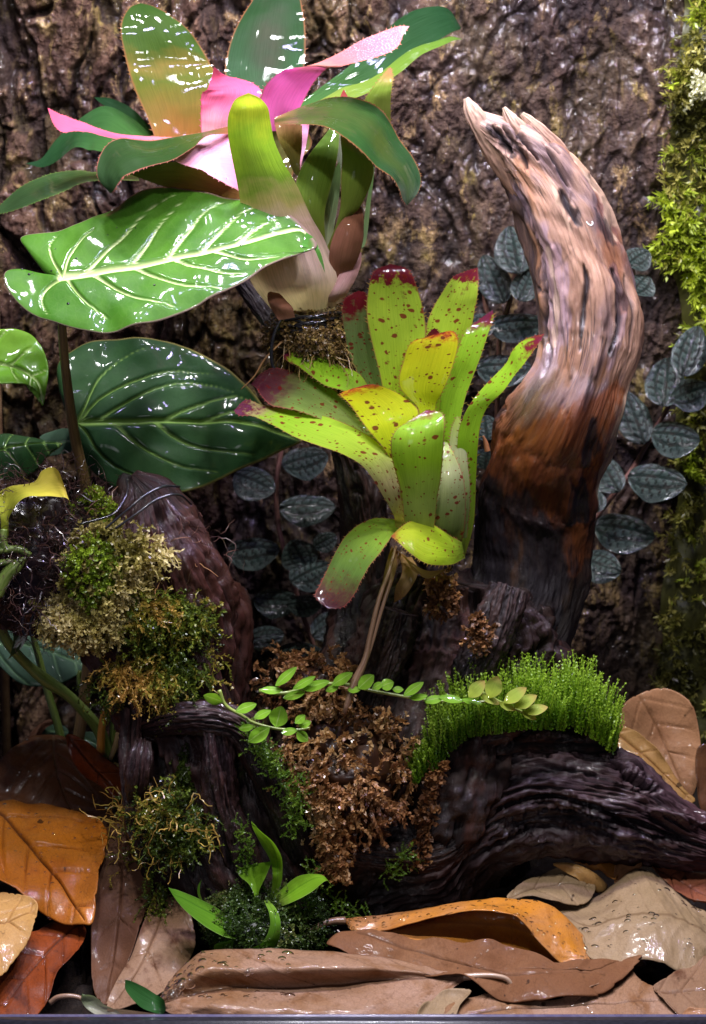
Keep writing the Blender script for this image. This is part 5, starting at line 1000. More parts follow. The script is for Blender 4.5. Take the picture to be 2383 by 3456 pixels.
# tall bright haircap moss
hair = strand_mat('haircap', [(0, (.05, .13, .008, 1)), (.5, (.12, .27, .012, 1)), (1, (.34, .52, .03, 1))], .45, .35, tip=(.34, .5, .05, 1))
n = 1300
x = RNG.uniform(935, 1392, n); u = (x - 935) / 457
d = RNG.uniform(0, 1, n)
topz = np.interp(x, [935, 985, 1020, 1100, 1200, 1290, 1350, 1392], [1720, 1640, 1612, 1606, 1596, 1600, 1625, 1668])
yy = topz + d * np.interp(x, [935, 1000, 1060, 1392], [60, 110, 60, 50])
YY = np.interp(x, [935, 1040, 1392], [-.036, -.03, -.022]) - d * .032
P = W(ZF(np.stack([x, yy], 1)), YY)
D = np.stack([(u - .55) * .35, -.18 + .1 * RNG.normal(0, 1, n) * .5, np.ones(n)], 1) + RNG.normal(0, .07, (n, 3))
Lh = np.interp(x, [935, 1010, 1100, 1300, 1392], [.020, .029, .034, .039, .029]) * RNG.uniform(.5, 1.15, n) * (1 + .18 * fbm(x / 40, d * 2, o=2))
moss('haircap_moss', [strands(P, D, Lh, 14, .05, -.01, .00034, 3, .0020, .00055, rnd=np.clip(.5 + .5 * (x - 1200) / 300 * .6 + RNG.normal(0, .18, n), 0, 1), lean=.8, taper=.2)], hair, label='dense tuft of upright bright green moss on the right hand root')
# fine green moss threads on the base
P, D = [], []
for ln, cnt, Yb in (([(575, 1690), (625, 1745), (655, 1800), (680, 1870)], 130, -.085), ([(560, 1640), (600, 1700), (625, 1740)], 90, -.08), ([(690, 1760), (672, 1830), (660, 1880)], 50, -.09), ([(545, 1870), (560, 1930), (560, 1990)], 60, -.082), ([(880, 1990), (905, 1950), (925, 1930)], 40, -.07), ([(700, 1960), (760, 2040), (840, 2080)], 70, -.08)):
    q = cr(np.array(ln, float), cnt) + RNG.normal(0, 9, (cnt, 2)); P.append(W(ZF(q), Yb + RNG.normal(0, .003, cnt))); D.append(RNG.normal(0, .5, (cnt, 3)) + [0, -.5, .5])
P, D = np.concatenate(P), np.concatenate(D)
moss('thread_moss', [strands(P, D, .009, 9, .2, 0, .0002, 3, .0012, .0005, rnd=RNG.uniform(.3, 1, len(P)))], strand_mat('thread', [(0, (.03, .07, .008, 1)), (.6, (.10, .2, .015, 1)), (1, (.2, .32, .03, 1))], .3), label='fine bright green moss threads climbing the dark base of the driftwood')
P, D = mound(ZF, (600, 2080), 125, 60, -.088, .028, 900, 30)
moss('seedling_moss', [mound_body(ZF, (600, 2095), 115, 48, -.085, .026, 30), strands(P, D + [0, 0, .5], .012, 9, .45, 0, .00025, 3, .0016, .0005, rnd=rn(P, .45, .3))], strand_mat('dark_moss', [(0, (.015, .03, .006, 1)), (.5, (.05, .10, .014, 1)), (.8, (.15, .17, .04, 1)), (1, (.26, .22, .08, 1))], .25), label='dark moss cushion round the foot of the small green seedling')
# moss column on the right of the bark
n = 2300
z = RNG.uniform(.08, .78, n); x = RNG.uniform(.212, .268, n)
edge = .229 + .010 * fbm(z * 14, 0 * z, o=3) + .004 * np.sin(z * 60)
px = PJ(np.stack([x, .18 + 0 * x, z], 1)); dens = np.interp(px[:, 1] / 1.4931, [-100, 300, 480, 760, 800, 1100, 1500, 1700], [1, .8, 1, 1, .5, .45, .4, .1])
keep = (x > edge) & (RNG.random(n) < dens); x, z, px = x[keep], z[keep], px[keep]
Yw = barkY(x, z) - .006
P = np.stack([x, Yw, z], 1)
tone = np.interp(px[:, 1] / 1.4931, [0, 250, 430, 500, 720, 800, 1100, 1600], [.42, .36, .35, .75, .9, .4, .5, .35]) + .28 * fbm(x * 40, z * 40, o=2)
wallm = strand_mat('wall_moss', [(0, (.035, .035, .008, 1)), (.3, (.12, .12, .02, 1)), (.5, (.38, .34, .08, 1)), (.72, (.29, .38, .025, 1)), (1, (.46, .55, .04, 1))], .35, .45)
D = np.stack([RNG.normal(-.25, .5, len(x)), -1 + 0 * x, RNG.normal(-.1, .6, len(x))], 1)
V0 = np.stack(np.meshgrid(np.linspace(0, 1, 14), np.linspace(0, 1, 120)), -1); zz = .07 + V0[..., 1] * .72; xx = .2265 + .008 * fbm(zz * 14, 0 * zz, o=3) + V0[..., 0] * .05
bd = np.stack([xx, barkY(xx, zz) - .004 - .006 * np.sin(V0[..., 0] * np.pi) - .004 * fbm(xx * 50, zz * 50, o=3), zz], -1)
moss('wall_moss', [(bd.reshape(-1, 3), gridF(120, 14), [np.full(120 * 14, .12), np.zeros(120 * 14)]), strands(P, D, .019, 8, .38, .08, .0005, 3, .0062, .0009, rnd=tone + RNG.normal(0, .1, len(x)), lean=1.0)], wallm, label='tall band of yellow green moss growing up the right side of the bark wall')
Pq = W(ZF(np.array([(1586, 200)]) + RNG.normal(0, 1, (34, 2)) * [4, 12]), .168)
moss('cream_moss', [strands(Pq, RNG.normal(0, 1, (34, 3)) + [-.3, -.8, 0], .010, 7, .4, .05, .0006, 2, .0034, .0014, rnd=RNG.uniform(.6, .9, 34), lean=1.0)], strand_mat('cream_tuft', [(0, (.4, .42, .2, 1)), (1, (.75, .74, .55, 1))], .3, .5), label='pale cream tuft in the upper part of the moss band at the right')

# ------------------------------------------------------------------ vines with dark veined oval leaves on the bark
def pilea_mesh(v):
    n, m = 26, 21
    u, s = np.meshgrid(np.linspace(0, 1, n), np.linspace(-1, 1, m), indexing='ij')
    w = .5 * np.sin(np.pi * u ** .88) ** .62
    x = u - .5; y = s * w
    mid = np.exp(-(s * w / .040) ** 2)
    l1 = np.exp(-((np.abs(s) - .5) * w / .034) ** 2) * sstep(0, .1, u) * sstep(1, .85, u)
    ph = u * 7.0 - np.abs(s) * (1.3 + .2 * v) + (s > 0) * .45
    cs = np.exp(-((ph - np.round(ph)) / .17) ** 2) * sstep(.02, .15, np.abs(s)) * sstep(1.0, .8, np.abs(s))
    vein = np.clip(np.maximum(np.maximum(mid, l1 * .9), cs * .75), 0, 1)
    z = .10 * (1 - vein) * (1 - np.abs(s) ** 3) * .5 - .16 * (np.abs(s) * w * 2) ** 2 - .28 * (x + .05 * v) ** 2 + .02 * vnoise(u * 5 + v * 9, s * 3)
    return mkmesh('oval_leaf', np.stack([x, y, z], -1).reshape(-1, 3), gridF(n, m), None, uv=np.stack([u + v, s], -1).reshape(-1, 2), attrs={'vein': vein.ravel(), 'e': np.abs(s).ravel()})
def pilea_mat():
    N = NT('veined_leaf'); v = N.attr('vein'); o = N.uv(1, 1)
    a = N.noise(o, 4, 4, .6); b = N.noise(o, 40, 3, .6)
    c = N.mix(N.rng(a, .3, .7), (.018, .032, .026, 1), (.055, .076, .064, 1)); c = N.mix(N.m('MULTIPLY', N.rng(b, .5, .7), .5), c, (.018, .034, .026, 1))
    c = N.mix(N.rng(v, .12, .5), c, N.mix(N.rng(a, .4, .7), (.005, .014, .010, 1), (.016, .012, .009, 1)))
    nb = N.bump(N.m('ADD', b, v), .4, .05)
    return N.done(N.thin(N.bsdf(col=c, rough=.5, spec=.15, coat=1.0, crough=.12, normal=nb, cnormal=N.bump(N.noise(o, 14, 3, .6), .5, .06)), c, .08))
PM = [pilea_mesh(0), pilea_mesh(1)]; PMAT = pilea_mat()
for me in PM: me.materials.append(PMAT)
vst = stem_mat('pink_stem', (.17, .07, .06, 1), (.24, .12, .09, 1), .45)
def vine(label, stems, leaves, Y0=.165):
    root = thing('trailing_vine', label, 'vine', W(ZF(np.array(stems[0][0], float)), Y0), 'trailing vines on the bark wall')
    for st in stems: mktube('stem', W(ZF(np.array(st, float)), Y0 + .006), .0019, vst, root, 8, 40)
    RX = np.array([1, 0, 0]); 
    for i, (cx, cy, ln, wd, ang, *tw) in enumerate(leaves):
        c = W(ZF(np.array([cx, cy], float)), Y0 - .006 - .008 * ((i * 7) % 3))
        a = math.radians(ang); k = 1.49311 * PXM * 1.08
        ax = RX * math.cos(a) + UPV * math.sin(a) - FWD * 0.12 * ((i % 3) - 1)
        tilt = math.radians(tw[0] if tw else 14 + (i * 13) % 20)
        nz = -FWD * math.cos(tilt) + UPV * math.sin(tilt)
        ax = ax - nz * (ax @ nz); ax = ax / np.linalg.norm(ax); by = np.cross(nz, ax)
        o = bpy.data.objects.new('leaf', PM[i % 2]); COL.objects.link(o); o.parent = root
        M = Matrix(((ax[0], by[0], nz[0], c[0]), (ax[1], by[1], nz[1], c[1]), (ax[2], by[2], nz[2], c[2]), (0, 0, 0, 1)))
        L, Wd = ln * k, wd * k * 1.05 / max(.62, math.cos(tilt))
        o.matrix_basis = Matrix.Translation(-Vector(WL[root.name])) @ M @ Matrix.Diagonal((L, Wd, L, 1))
        WL[o.name] = WL[root.name]
vine('veined leaf vine climbing beside the moss to the right of the horn', [[(1320, 1200), (1370, 1140), (1430, 1060), (1470, 990), (1510, 920), (1545, 840), (1560, 760)], [(1400, 560), (1425, 600), (1440, 660)]],
     [(1435, 942, 134, 75, 108), (1528, 984, 114, 85, -12, 34), (1487, 1080, 138, 86, -8, 38), (1413, 1196, 144, 90, -20), (1372, 1066, 112, 68, 115), (1362, 1278, 92, 76, -18), (1506, 858, 140, 76, 82), (1562, 886, 100, 76, 25), (1562, 790, 132, 72, 72), (1443, 580, 66, 58, 40), (1447, 640, 68, 58, 60, 40), (1345, 1130, 60, 50, 100)])
vine('veined leaf vine between the spotted bromeliad and the horn', [[(1120, 1040), (1125, 900), (1130, 760), (1150, 690), (1170, 600)], [(1130, 760), (1100, 700), (1095, 640)]],
     [(1117, 628, 126, 72, 112), (1162, 560, 132, 76, 96), (1190, 640, 90, 60, 70), (1168, 728, 136, 70, 3, 36), (1140, 826, 130, 78, 0, 40), (1098, 965, 64, 68, 95), (1100, 1035, 60, 60, 80), (1092, 730, 60, 55, 20), (1200, 880, 90, 60, 30)])
vine('veined leaf vine in the shade behind the centre of the driftwood', [[(640, 990), (625, 1090), (630, 1190), (655, 1290), (685, 1390), (715, 1480), (730, 1560)]],
     [(690, 1036, 112, 74, 20, 42), (575, 1088, 106, 76, -30, 30), (695, 1144, 132, 70, 6, 30), (572, 1240, 126, 74, 4, 42), (676, 1252, 84, 76, 115), (702, 1292, 106, 70, 40, 36), (625, 1356, 112, 66, -10), (690, 1362, 84, 50, 8, 40), (742, 1412, 92, 62, 40), (676, 1475, 112, 62, 0), (735, 1222, 60, 45, 30), (600, 1440, 90, 56, 15), (745, 1490, 80, 50, 50)])

# ------------------------------------------------------------------ creeping plant with little oval leaves
fig_m = leaf_mat('creeper_leaf', [(0, (.14, .30, .02, 1)), (.5, (.19, .38, .03, 1)), (1, (.15, .31, .03, 1))], trans=.35, streak=.2, margin=(.2, .36, .05, 1), rough=.2, coat=.8, midrib=(.34, .48, .14, 1))
fig_y = leaf_mat('creeper_leaf_pale', [(0, (.24, .3, .03, 1)), (.6, (.28, .36, .06, 1)), (1, (.4, .28, .09, 1))], trans=.35, streak=.2, margin=(.45, .3, .12, 1), rough=.25, coat=.8)
fst = stem_mat('creeper_stem', (.17, .25, .04, 1), (.26, .3, .07, 1), .4)
def leaflet(root, x, y, ln, wd, ang, Y, mat=None, roll=0.0):
    a = math.radians(ang); dx, dy = math.cos(a) * ln, -math.sin(a) * ln; nx, ny = -dy / ln * wd / 2, dx / ln * wd / 2
    x0, y0 = x - dx / 2, y - dy / 2
    secs = [(x0 - 1, y0 - 1, x0 + 1, y0 + 1)]
    for f, w in ((.15, .6), (.35, .97), (.55, 1.0), (.78, .72), (.93, .32)):
        secs.append((x0 + dx * f - nx * w, y0 + dy * f - ny * w, x0 + dx * f + nx * w, y0 + dy * f + ny * w, .12))
    secs.append((x0 + dx, y0 + dy))
    k = roll * wd * 1.0545 * PXM
    strap(root, ZG, secs, [(Y - k * q, Y + k * q) for q in (0, .6, .97, 1, .7, .3)] + [Y], mat or fig_m, nv=18, nu=9, wave=.03, seed=int(x) % 40)
def creeper(label, stem, Y, leaves, mat=None):
    root = thing('creeping_plant', label, 'creeper', W(ZG(np.array(stem[0], float)), Y), 'creeping plant runners')
    mktube('stem', W(ZG(np.array(stem, float)), Y + .002), np.linspace(.0013, .0007, len(stem)), fst, root, 8, 40)
    for q in leaves: leaflet(root, *q[:5], Y - .004, q[5] if len(q) > 5 else mat, -.5)
creeper('short creeper runner with round glossy leaves curving over the brown sphagnum', [(38, 170), (58, 218), (108, 250), (150, 275), (220, 293), (290, 297), (328, 290)], -.088,
        [(18, 198, 66, 36, 160), (124, 226, 72, 32, 20), (176, 247, 62, 28, 25), (228, 255, 70, 60, 75), (297, 263, 42, 27, 40), (165, 312, 84, 46, 35), (262, 302, 54, 25, 10), (312, 278, 42, 26, 20), (304, 318, 48, 34, -40), (125, 290, 50, 24, 10)])
creeper('long creeper runner with paired green leaves crossing in front of the stump', [(165, 172), (250, 180), (350, 152), (450, 152), (520, 170), (600, 185), (680, 198), (760, 205), (850, 208), (905, 205)], -.074,
        [(205, 170, 74, 25, -2), (252, 126, 92, 30, 42), (278, 186, 74, 28, 15), (310, 146, 84, 26, 30), (348, 155, 92, 32, 18), (432, 134, 78, 34, 32), (508, 143, 66, 44, 42), (545, 156, 40, 24, 30), (575, 152, 46, 38, 20), (610, 168, 36, 22, 0), (660, 166, 78, 30, 34), (676, 192, 60, 22, 8), (725, 200, 64, 28, 10), (780, 198, 84, 26, -10), (846, 206, 70, 20, -12), (400, 165, 46, 22, 20), (470, 168, 44, 22, 5)])
creeper('pale creeper tip with yellow green leaves lying on the bright moss tuft', [(868, 172), (930, 205), (1000, 236), (1044, 256)], -.078,
        [(862, 166, 74, 44, 46), (916, 160, 76, 54, 68), (985, 186, 88, 40, 34), (1018, 206, 84, 40, 28), (1052, 232, 78, 34, 12), (905, 200, 70, 24, -25), (960, 222, 60, 24, -25), (1030, 250, 54, 24, -30)], fig_y)

# ------------------------------------------------------------------ small seedling
orch = thing('seedling', 'small seedling with strap shaped fresh green leaves growing from dark moss', 'plant', W(ZJ([740., 1130.]), -.095))
o_m = leaf_mat('seedling_leaf', [(0, (.16, .28, .03, 1)), (.4, (.10, .24, .015, 1)), (1, (.07, .19, .015, 1))], trans=.3, streak=.4, margin=(.2, .34, .08, 1), rough=.3, coat=.6, midrib=(.03, .10, .008, 1))
o_l = leaf_mat('seedling_leaf_bright', [(0, (.26, .36, .06, 1)), (.3, (.16, .34, .015, 1)), (1, (.17, .36, .02, 1))], trans=.4, streak=.35, margin=(.25, .4, .08, 1), rough=.3, coat=.6, midrib=(.08, .2, .01, 1))
O = lambda secs, Y, mat, **k: strap(orch, ZJ, secs, Y, mat, **dict(dict(nv=40, nu=13, wave=.012, ridge=.03, seed=RNG.integers(0, 40)), **k))
O([(690, 1150, 680, 1120), (640, 1082, 655, 1136, .2), (500, 950, 540, 1127, .2), (330, 858, 400, 1062, .2), (200, 808, 270, 962, .2), (160, 797, 190, 875), (134, 786)], [-.092, (-.095, -.105), (-.095, -.115), (-.095, -.12), (-.1, -.118), (-.105, -.115), -.11], o_m, label='long dark green leaf pointing left')
O([(822, 880, 852, 860), (834, 770, 895, 760, -.3), (838, 690, 904, 690, -.2), (820, 600, 900, 590, .2), (762, 500, 850, 490, .25), (715, 410, 762, 412, .15), (697, 365, 722, 370), (694, 340)], [-.095, -.098, -.10, (-.09, -.105), (-.088, -.108), (-.09, -.104), -.096, -.096], o_l, label='upright leaf with pointed tip')
O([(702, 995, 746, 975), (708, 920, 742, 905), (716, 850, 746, 820, .2), (682, 772, 770, 760, .25), (620, 715, 792, 718, .25), (605, 682, 825, 640, .2), (612, 662, 832, 612, .1), (700, 650, 790, 630)], [-.095, -.098, -.1, (-.095, -.1), (-.088, -.1), (-.085, -.095), (-.085, -.09), -.08], o_l, label='cupped leaf')
O([(815, 880, 860, 930), (900, 798, 960, 892, .12), (1000, 718, 1082, 832, .15), (1100, 696, 1180, 752, .1), (1180, 708, 1212, 745), (1232, 772)], [-.098, (-.095, -.11), (-.092, -.115), (-.095, -.115), (-.1, -.112), -.108], o_l, label='bright leaf pointing right')
O([(780, 875, 812, 875), (792, 905, 850, 915, -.2), (814, 960, 880, 968, -.2), (820, 1050, 893, 1045, -.2), (775, 1150, 880, 1140, -.15), (690, 1203, 822, 1215)], [-.105, -.11, -.116, -.12, -.12, -.115], o_m, label='leaf curving down in front')
O([(365, 895, 372, 890), (335, 840, 350, 830), (335, 780, 350, 775), (360, 735)], [-.09, -.09, -.09, -.09], o_m, nv=16)
O([(440, 1215, 570, 1215), (455, 1170, 575, 1140, -.1), (560, 1130)], [-.11, -.112, -.108], o_m, nv=16)

# ------------------------------------------------------------------ leaf litter
dry = {
 'orange': dry_mat('dry_orange', (.42, .13, .010, 1), (.36, .13, .022, 1), (.28, .07, .008, 1), (.07, .022, .010, 1), .3, .6, .5, .3),
 'umber': dry_mat('dry_umber', (.12, .046, .020, 1), (.085, .036, .014, 1), (.045, .016, .006, 1), (.12, .07, .04, 1), .3, .9, .8, .4),
 'russet': dry_mat('dry_russet', (.24, .050, .010, 1), (.14, .030, .008, 1), (.045, .012, .008, 1), (.05, .015, .008, 1), .38, .5, .8, .6),
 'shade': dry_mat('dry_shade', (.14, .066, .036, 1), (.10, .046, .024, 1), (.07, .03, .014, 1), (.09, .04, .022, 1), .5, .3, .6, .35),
 'tan': dry_mat('dry_tan', (.28, .135, .062, 1), (.33, .175, .085, 1), (.18, .075, .03, 1), (.17, .08, .035, 1), .45, .35, .5, .35),
 'ochre': dry_mat('dry_ochre', (.36, .20, .060, 1), (.42, .24, .085, 1), (.28, .12, .03, 1), (.25, .12, .04, 1), .45, .3, .4, .35),
 'mauve': dry_mat('dry_mauve', (.215, .115, .056, 1), (.30, .185, .125, 1), (.15, .062, .018, 1), (.06, .024, .010, 1), .42, .5, .7, .35),
 'amber': dry_mat('dry_amber', (.40, .155, .018, 1), (.36, .17, .07, 1), (.26, .09, .012, 1), (.25, .1, .03, 1), .3, .8, .6, .25),
 'inner': dry_mat('dry_inner', (.17, .080, .036, 1), (.14, .060, .026, 1), (.09, .036, .014, 1), (.08, .035, .015, 1), .6, .15, .5, .25),
 'grey': dry_mat('dry_grey', (.21, .145, .075, 1), (.27, .19, .11, 1), (.16, .10, .045, 1), (.13, .08, .04, 1), .4, .5, .4, .15),
 'speck': dry_mat('dry_speck', (.16, .05, .022, 1), (.19, .065, .034, 1), (.09, .026, .012, 1), (.08, .025, .012, 1), .45, .3, .6, .7, pale=(.34, .22, .14, 1)),
 'stain': dry_mat('dry_stain', (.20, .115, .065, 1), (.23, .14, .085, 1), (.07, .024, .010, 1), (.12, .06, .03, 1), .4, .6, .9, .6),
}
def lit(Z, c, out, plane, mat, label, mid=None, auto=6, **k):
    d = dict(nick=.014, edge_curl=.004, nr=34, na=170, vw=5, lw=2.6, vh=.0005, und=.0035, quilt=.0012, thick=.0006, seed=int(RNG.integers(1, 60)), auto_kw=dict(length=420, ang=50)); d.update(k)
    return blade(None, Z, c, out, plane, dry[mat], 'dry_leaf', mid=mid, auto=auto, label=label, cat='dead leaf', group='dead leaves on the ground', **d)
# left side
lit(ZH, (250, 300), [(-120, 330), (-60, 280), (0, 235), (80, 158), (150, 114), (250, 98), (330, 148), (420, 290), (505, 400), (490, 520), (430, 560), (300, 520), (120, 480), (-60, 420)], (.015, .05, -.9), 'umber', 'wet dark brown leaf leaning behind the glossy orange leaf', [(240, 100), (250, 250), (300, 400), (400, 540)])
lit(ZH, (420, 260), [(302, 98), (385, 128), (470, 198), (545, 262), (566, 345), (566, 450), (500, 385), (430, 318), (360, 258), (312, 180)], (-.0, .1, -.5), 'russet', 'rust brown curled leaf edge against the foot of the left branch', [(310, 110), (400, 230), (500, 340), (560, 440)], auto=3, cup=-.006)
lit(ZH, (530, 900), [(490, 545), (565, 505), (645, 640), (690, 760), (650, 900), (605, 1060), (525, 1250), (470, 1320), (418, 1240), (408, 960), (436, 760)], (-.07, .0, -.9), 'shade', 'tall shaded brown leaf standing beside the orange leaf', [(540, 540), (545, 800), (510, 1100), (470, 1310)], auto=5)
lit(ZH, (690, 1100), [(705, 790), (760, 800), (810, 860), (865, 960), (875, 1060), (820, 1180), (750, 1290), (640, 1335), (500, 1335), (478, 1300), (540, 1180), (620, 1030), (680, 880)], (-.105, .1, -1.2), 'stain', 'tan leaf with dark stains and a glittering wet tip below the moss ball', [(750, 800), (700, 1000), (600, 1200), (490, 1320)], auto=5)
D1, GD1 = lit(ZH, (200, 650), [(-130, 560), (-90, 430), (0, 384), (100, 388), (200, 403), (300, 438), (390, 488), (450, 543), (482, 600), (472, 680), (447, 750), (431, 880), (411, 960), (350, 952), (250, 926), (150, 871), (60, 821), (-20, 785), (-110, 700)], (-.045, .1, -1.2), 'orange', 'glossy orange leaf with a dark midrib and droplets', [(-80, 400), (0, 460), (100, 580), (190, 690), (280, 800), (380, 945)], auto=5, vw=8, lw=3, nr=60, na=220, quilt=.003, und=.004)
lit(ZH, (190, 1150), [(-120, 1240), (-40, 1150), (30, 1110), (160, 1000), (260, 938), (350, 948), (386, 985), (372, 1060), (322, 1130), (262, 1190), (222, 1280), (152, 1372), (40, 1420), (-100, 1400)], (-.115, .05, -1.4), 'russet', 'deep red brown leaf under the orange leaf', [(360, 960), (250, 1060), (120, 1200), (0, 1360)], auto=5)
lit(ZH, (20, 960), [(-160, 960), (-90, 830), (0, 790), (80, 815), (152, 860), (170, 900), (142, 1000), (72, 1092), (-10, 1170), (-110, 1150)], (-.115, .1, -1.3), 'ochre', 'pale sandy leaf overlapping at the far left', [(-140, 900), (0, 960), (160, 900)], auto=4)
# front leaf folded along its midrib
def tent(Z, rows, Ys, mat, label, nv=90, nu=33, name='dry_leaf', thick=.0006, und=.0012, seed=0, midcol=None, lateral=True, group='dead leaves on the ground'):
    R = np.array(rows, float); Yv = np.array(Ys, float)
    Pt = W(Z(R), Yv); A = cr(Pt, nv); G = np.swapaxes(cr(np.swapaxes(A, 0, 1), nu), 0, 1)
    T, S_ = np.meshgrid(np.linspace(0, 1, nv), np.linspace(0, 1, nu), indexing='ij')
    nm = gnormals(G)
    ph_ = T * 9 + np.abs(S_ - (.5 if midcol is None else midcol)) * 3
    G = G + nm * (.0004 * np.abs(np.sin(ph_ * np.pi)) + und * fbm(T * 5 + seed, S_ * 3 + seed, o=3) + .0004 * fbm(T * 30, S_ * 14, seed, o=2))[..., None]
    mc = .5 if midcol is None else midcol
    vein = np.exp(-((S_ - mc) / .02) ** 2)
    if lateral:
        ph = T * 9 + np.abs(S_ - mc) * 3; vein = np.maximum(vein, .6 * np.exp(-((ph - np.round(ph)) / .05) ** 2))
    L = np.linalg.norm(np.diff(G, axis=0), axis=2).mean(1).sum(); Wd = np.linalg.norm(np.diff(G, axis=1), axis=2).mean(0).sum()
    o = mk(name, G.reshape(-1, 3), gridF(nv, nu), dry[mat], None, uv=np.stack([T * L, S_ * Wd], -1).reshape(-1, 2) + seed, attrs={'vein': vein.ravel(), 'r': T.ravel(), 't': T.ravel()}, label=label, cat='dead leaf', group=group, thick=thick)
    return o, G
# rows run tip -> stalk, columns: back edge, back half, midrib, front half, front edge  (native pixels)
D8, GD8 = tent(ZN, [[(540, 3388), (540, 3390), (541, 3392), (543, 3396), (545, 3400)], [(572, 3310), (580, 3340), (600, 3374), (590, 3396), (575, 3418)], [(604, 3266), (620, 3310), (660, 3356), (660, 3392), (655, 3426)], [(680, 3210), (700, 3270), (760, 3338), (770, 3390), (770, 3444)], [(800, 3206), (830, 3270), (880, 3338), (890, 3394), (890, 3452)], [(920, 3205), (950, 3268), (1010, 3336), (1020, 3396), (1020, 3455)], [(1090, 3212), (1110, 3264), (1150, 3326), (1160, 3390), (1160, 3452)], [(1260, 3231), (1270, 3268), (1290, 3313), (1300, 3380), (1300, 3448)], [(1400, 3258), (1410, 3280), (1420, 3306), (1430, 3370), (1430, 3430)], [(1510, 3284), (1512, 3290), (1515, 3302), (1515, 3330), (1510, 3352)], [(1570, 3294), (1570, 3296), (1571, 3298), (1571, 3302), (1570, 3306)]],
    [[-.17] * 5, [-.152, -.168, -.171, -.182, -.187], [-.142, -.166, -.166, -.186, -.190], [-.134, -.163, -.161, -.187, -.193], [-.130, -.161, -.157, -.187, -.195], [-.130, -.160, -.154, -.186, -.196], [-.130, -.157, -.151, -.183, -.196], [-.134, -.153, -.150, -.179, -.194], [-.140, -.150, -.152, -.172, -.186], [-.15, -.152, -.152, -.162, -.168], [-.154] * 5],
    'mauve', 'big folded brown leaf covered in round droplets at the front', nv=120, nu=41, seed=3)
mktube('stalk', W(ZI([(650, 806), (720, 800), (780, 802), (825, 818), (852, 875)]), -.158), [.0022, .0018, .0016, .0015, .0017], stem_mat('leaf_stalk', (.3, .2, .13, 1), (.42, .3, .2, 1)), D8, 10, 30)
# curled amber leaf: columns run inner bottom -> inner back -> crest -> rim
D9, GD9 = tent(ZI, [[(188, 588), (186, 584), (184, 580), (184, 584), (186, 590)], [(262, 648), (255, 610), (250, 572), (235, 590), (222, 622)], [(360, 660), (350, 600), (340, 566), (330, 586), (320, 625)], [(520, 690), (505, 600), (500, 540), (480, 556), (470, 588)], [(700, 720), (690, 610), (690, 508), (670, 524), (650, 548)], [(840, 745), (830, 620), (830, 503), (815, 525), (800, 553)], [(940, 765), (930, 650), (945, 512), (930, 570), (880, 590)], [(1010, 780), (1010, 700), (1030, 555), (1010, 630), (945, 668)], [(1080, 785), (1085, 730), (1110, 640), (1075, 700), (1020, 742)], [(1122, 792), (1126, 770), (1142, 730), (1135, 760), (1090, 780)], [(1130, 797), (1131, 796), (1133, 793), (1133, 794), (1131, 796)]],
    [[-.09] * 5, [-.108, -.092, -.085, -.095, -.102], [-.116, -.092, -.085, -.097, -.106], [-.122, -.091, -.085, -.099, -.110], [-.127, -.090, -.086, -.102, -.114], [-.131, -.092, -.088, -.105, -.118], [-.134, -.096, -.091, -.110, -.122], [-.137, -.104, -.097, -.117, -.127], [-.139, -.115, -.106, -.126, -.133], [-.140, -.13, -.124, -.135, -.139], [-.140] * 5],
    'amber', 'curled amber leaf with a rolled rim and tiny droplets', nv=110, nu=45, seed=5, midcol=.28)
mktube('stalk', W(ZI([(190, 585), (140, 588), (90, 605), (50, 635), (38, 658)]), np.array([-.09, -.092, -.095, -.098, -.10])), [.0026, .0022, .002, .0022, .003], stem_mat('leaf_stalk_dark', (.18, .1, .05, 1), (.3, .18, .1, 1)), D9, 10, 30)
lit(ZI, (700, 780), [(118, 692), (240, 640), (400, 650), (700, 690), (900, 720), (1130, 795), (1260, 735), (1345, 738), (1300, 790), (1205, 862), (1100, 892), (900, 897), (760, 885), (600, 830), (400, 780), (220, 730)], (-.145, .0, -1.6), 'inner', 'long dark brown leaf lying beneath the curled amber leaf', [(240, 650), (500, 720), (800, 800), (1200, 800)], auto=8)
D11, GD11 = tent(ZI, [[(1000, 512), (1010, 530), (1040, 560), (1080, 600), (1120, 650)], [(1150, 498), (1140, 550), (1140, 610), (1145, 660), (1140, 730)], [(1270, 420), (1255, 500), (1240, 580), (1230, 650), (1230, 760)], [(1325, 384), (1340, 470), (1330, 560), (1320, 620), (1340, 738)], [(1385, 402), (1410, 480), (1420, 560), (1420, 620), (1430, 748)], [(1455, 452), (1480, 520), (1490, 580), (1490, 650), (1492, 782)], [(1530, 518), (1550, 560), (1560, 610), (1560, 680), (1560, 780)], [(1610, 562), (1620, 600), (1640, 650), (1640, 690), (1600, 740)], [(1690, 600), (1695, 620), (1700, 640), (1700, 660), (1690, 680)]],
    [[-.06, -.07, -.08, -.095, -.11], [-.055, -.075, -.098, -.11, -.128], [-.05, -.075, -.1, -.112, -.135], [-.048, -.075, -.102, -.115, -.135], [-.05, -.078, -.105, -.118, -.138], [-.058, -.082, -.106, -.12, -.14], [-.068, -.088, -.108, -.125, -.138], [-.08, -.095, -.11, -.12, -.13], [-.1, -.105, -.11, -.112, -.115]], 'grey', 'large grey brown wavy leaf with water drops at the right', nv=90, nu=37, seed=7, und=.0008)
lit(ZI, (980, 460), [(822, 508), (880, 448), (960, 404), (1040, 398), (1110, 423), (1165, 455), (1120, 520), (1000, 540)], (-.055, .1, -1.8), 'grey', 'oval tan leaf under the arch of the right hand root', [(830, 500), (980, 460), (1150, 455)], auto=4)
lit(ZI, (1120, 395), [(1008, 350), (1060, 346), (1180, 402), (1224, 430), (1190, 458), (1100, 425), (1040, 380)], (-.045, .2, -.8), 'ochre', 'narrow rolled tan leaf beside the orange fragment under the root', None, 0, cup=-.008, nr=20, na=80)
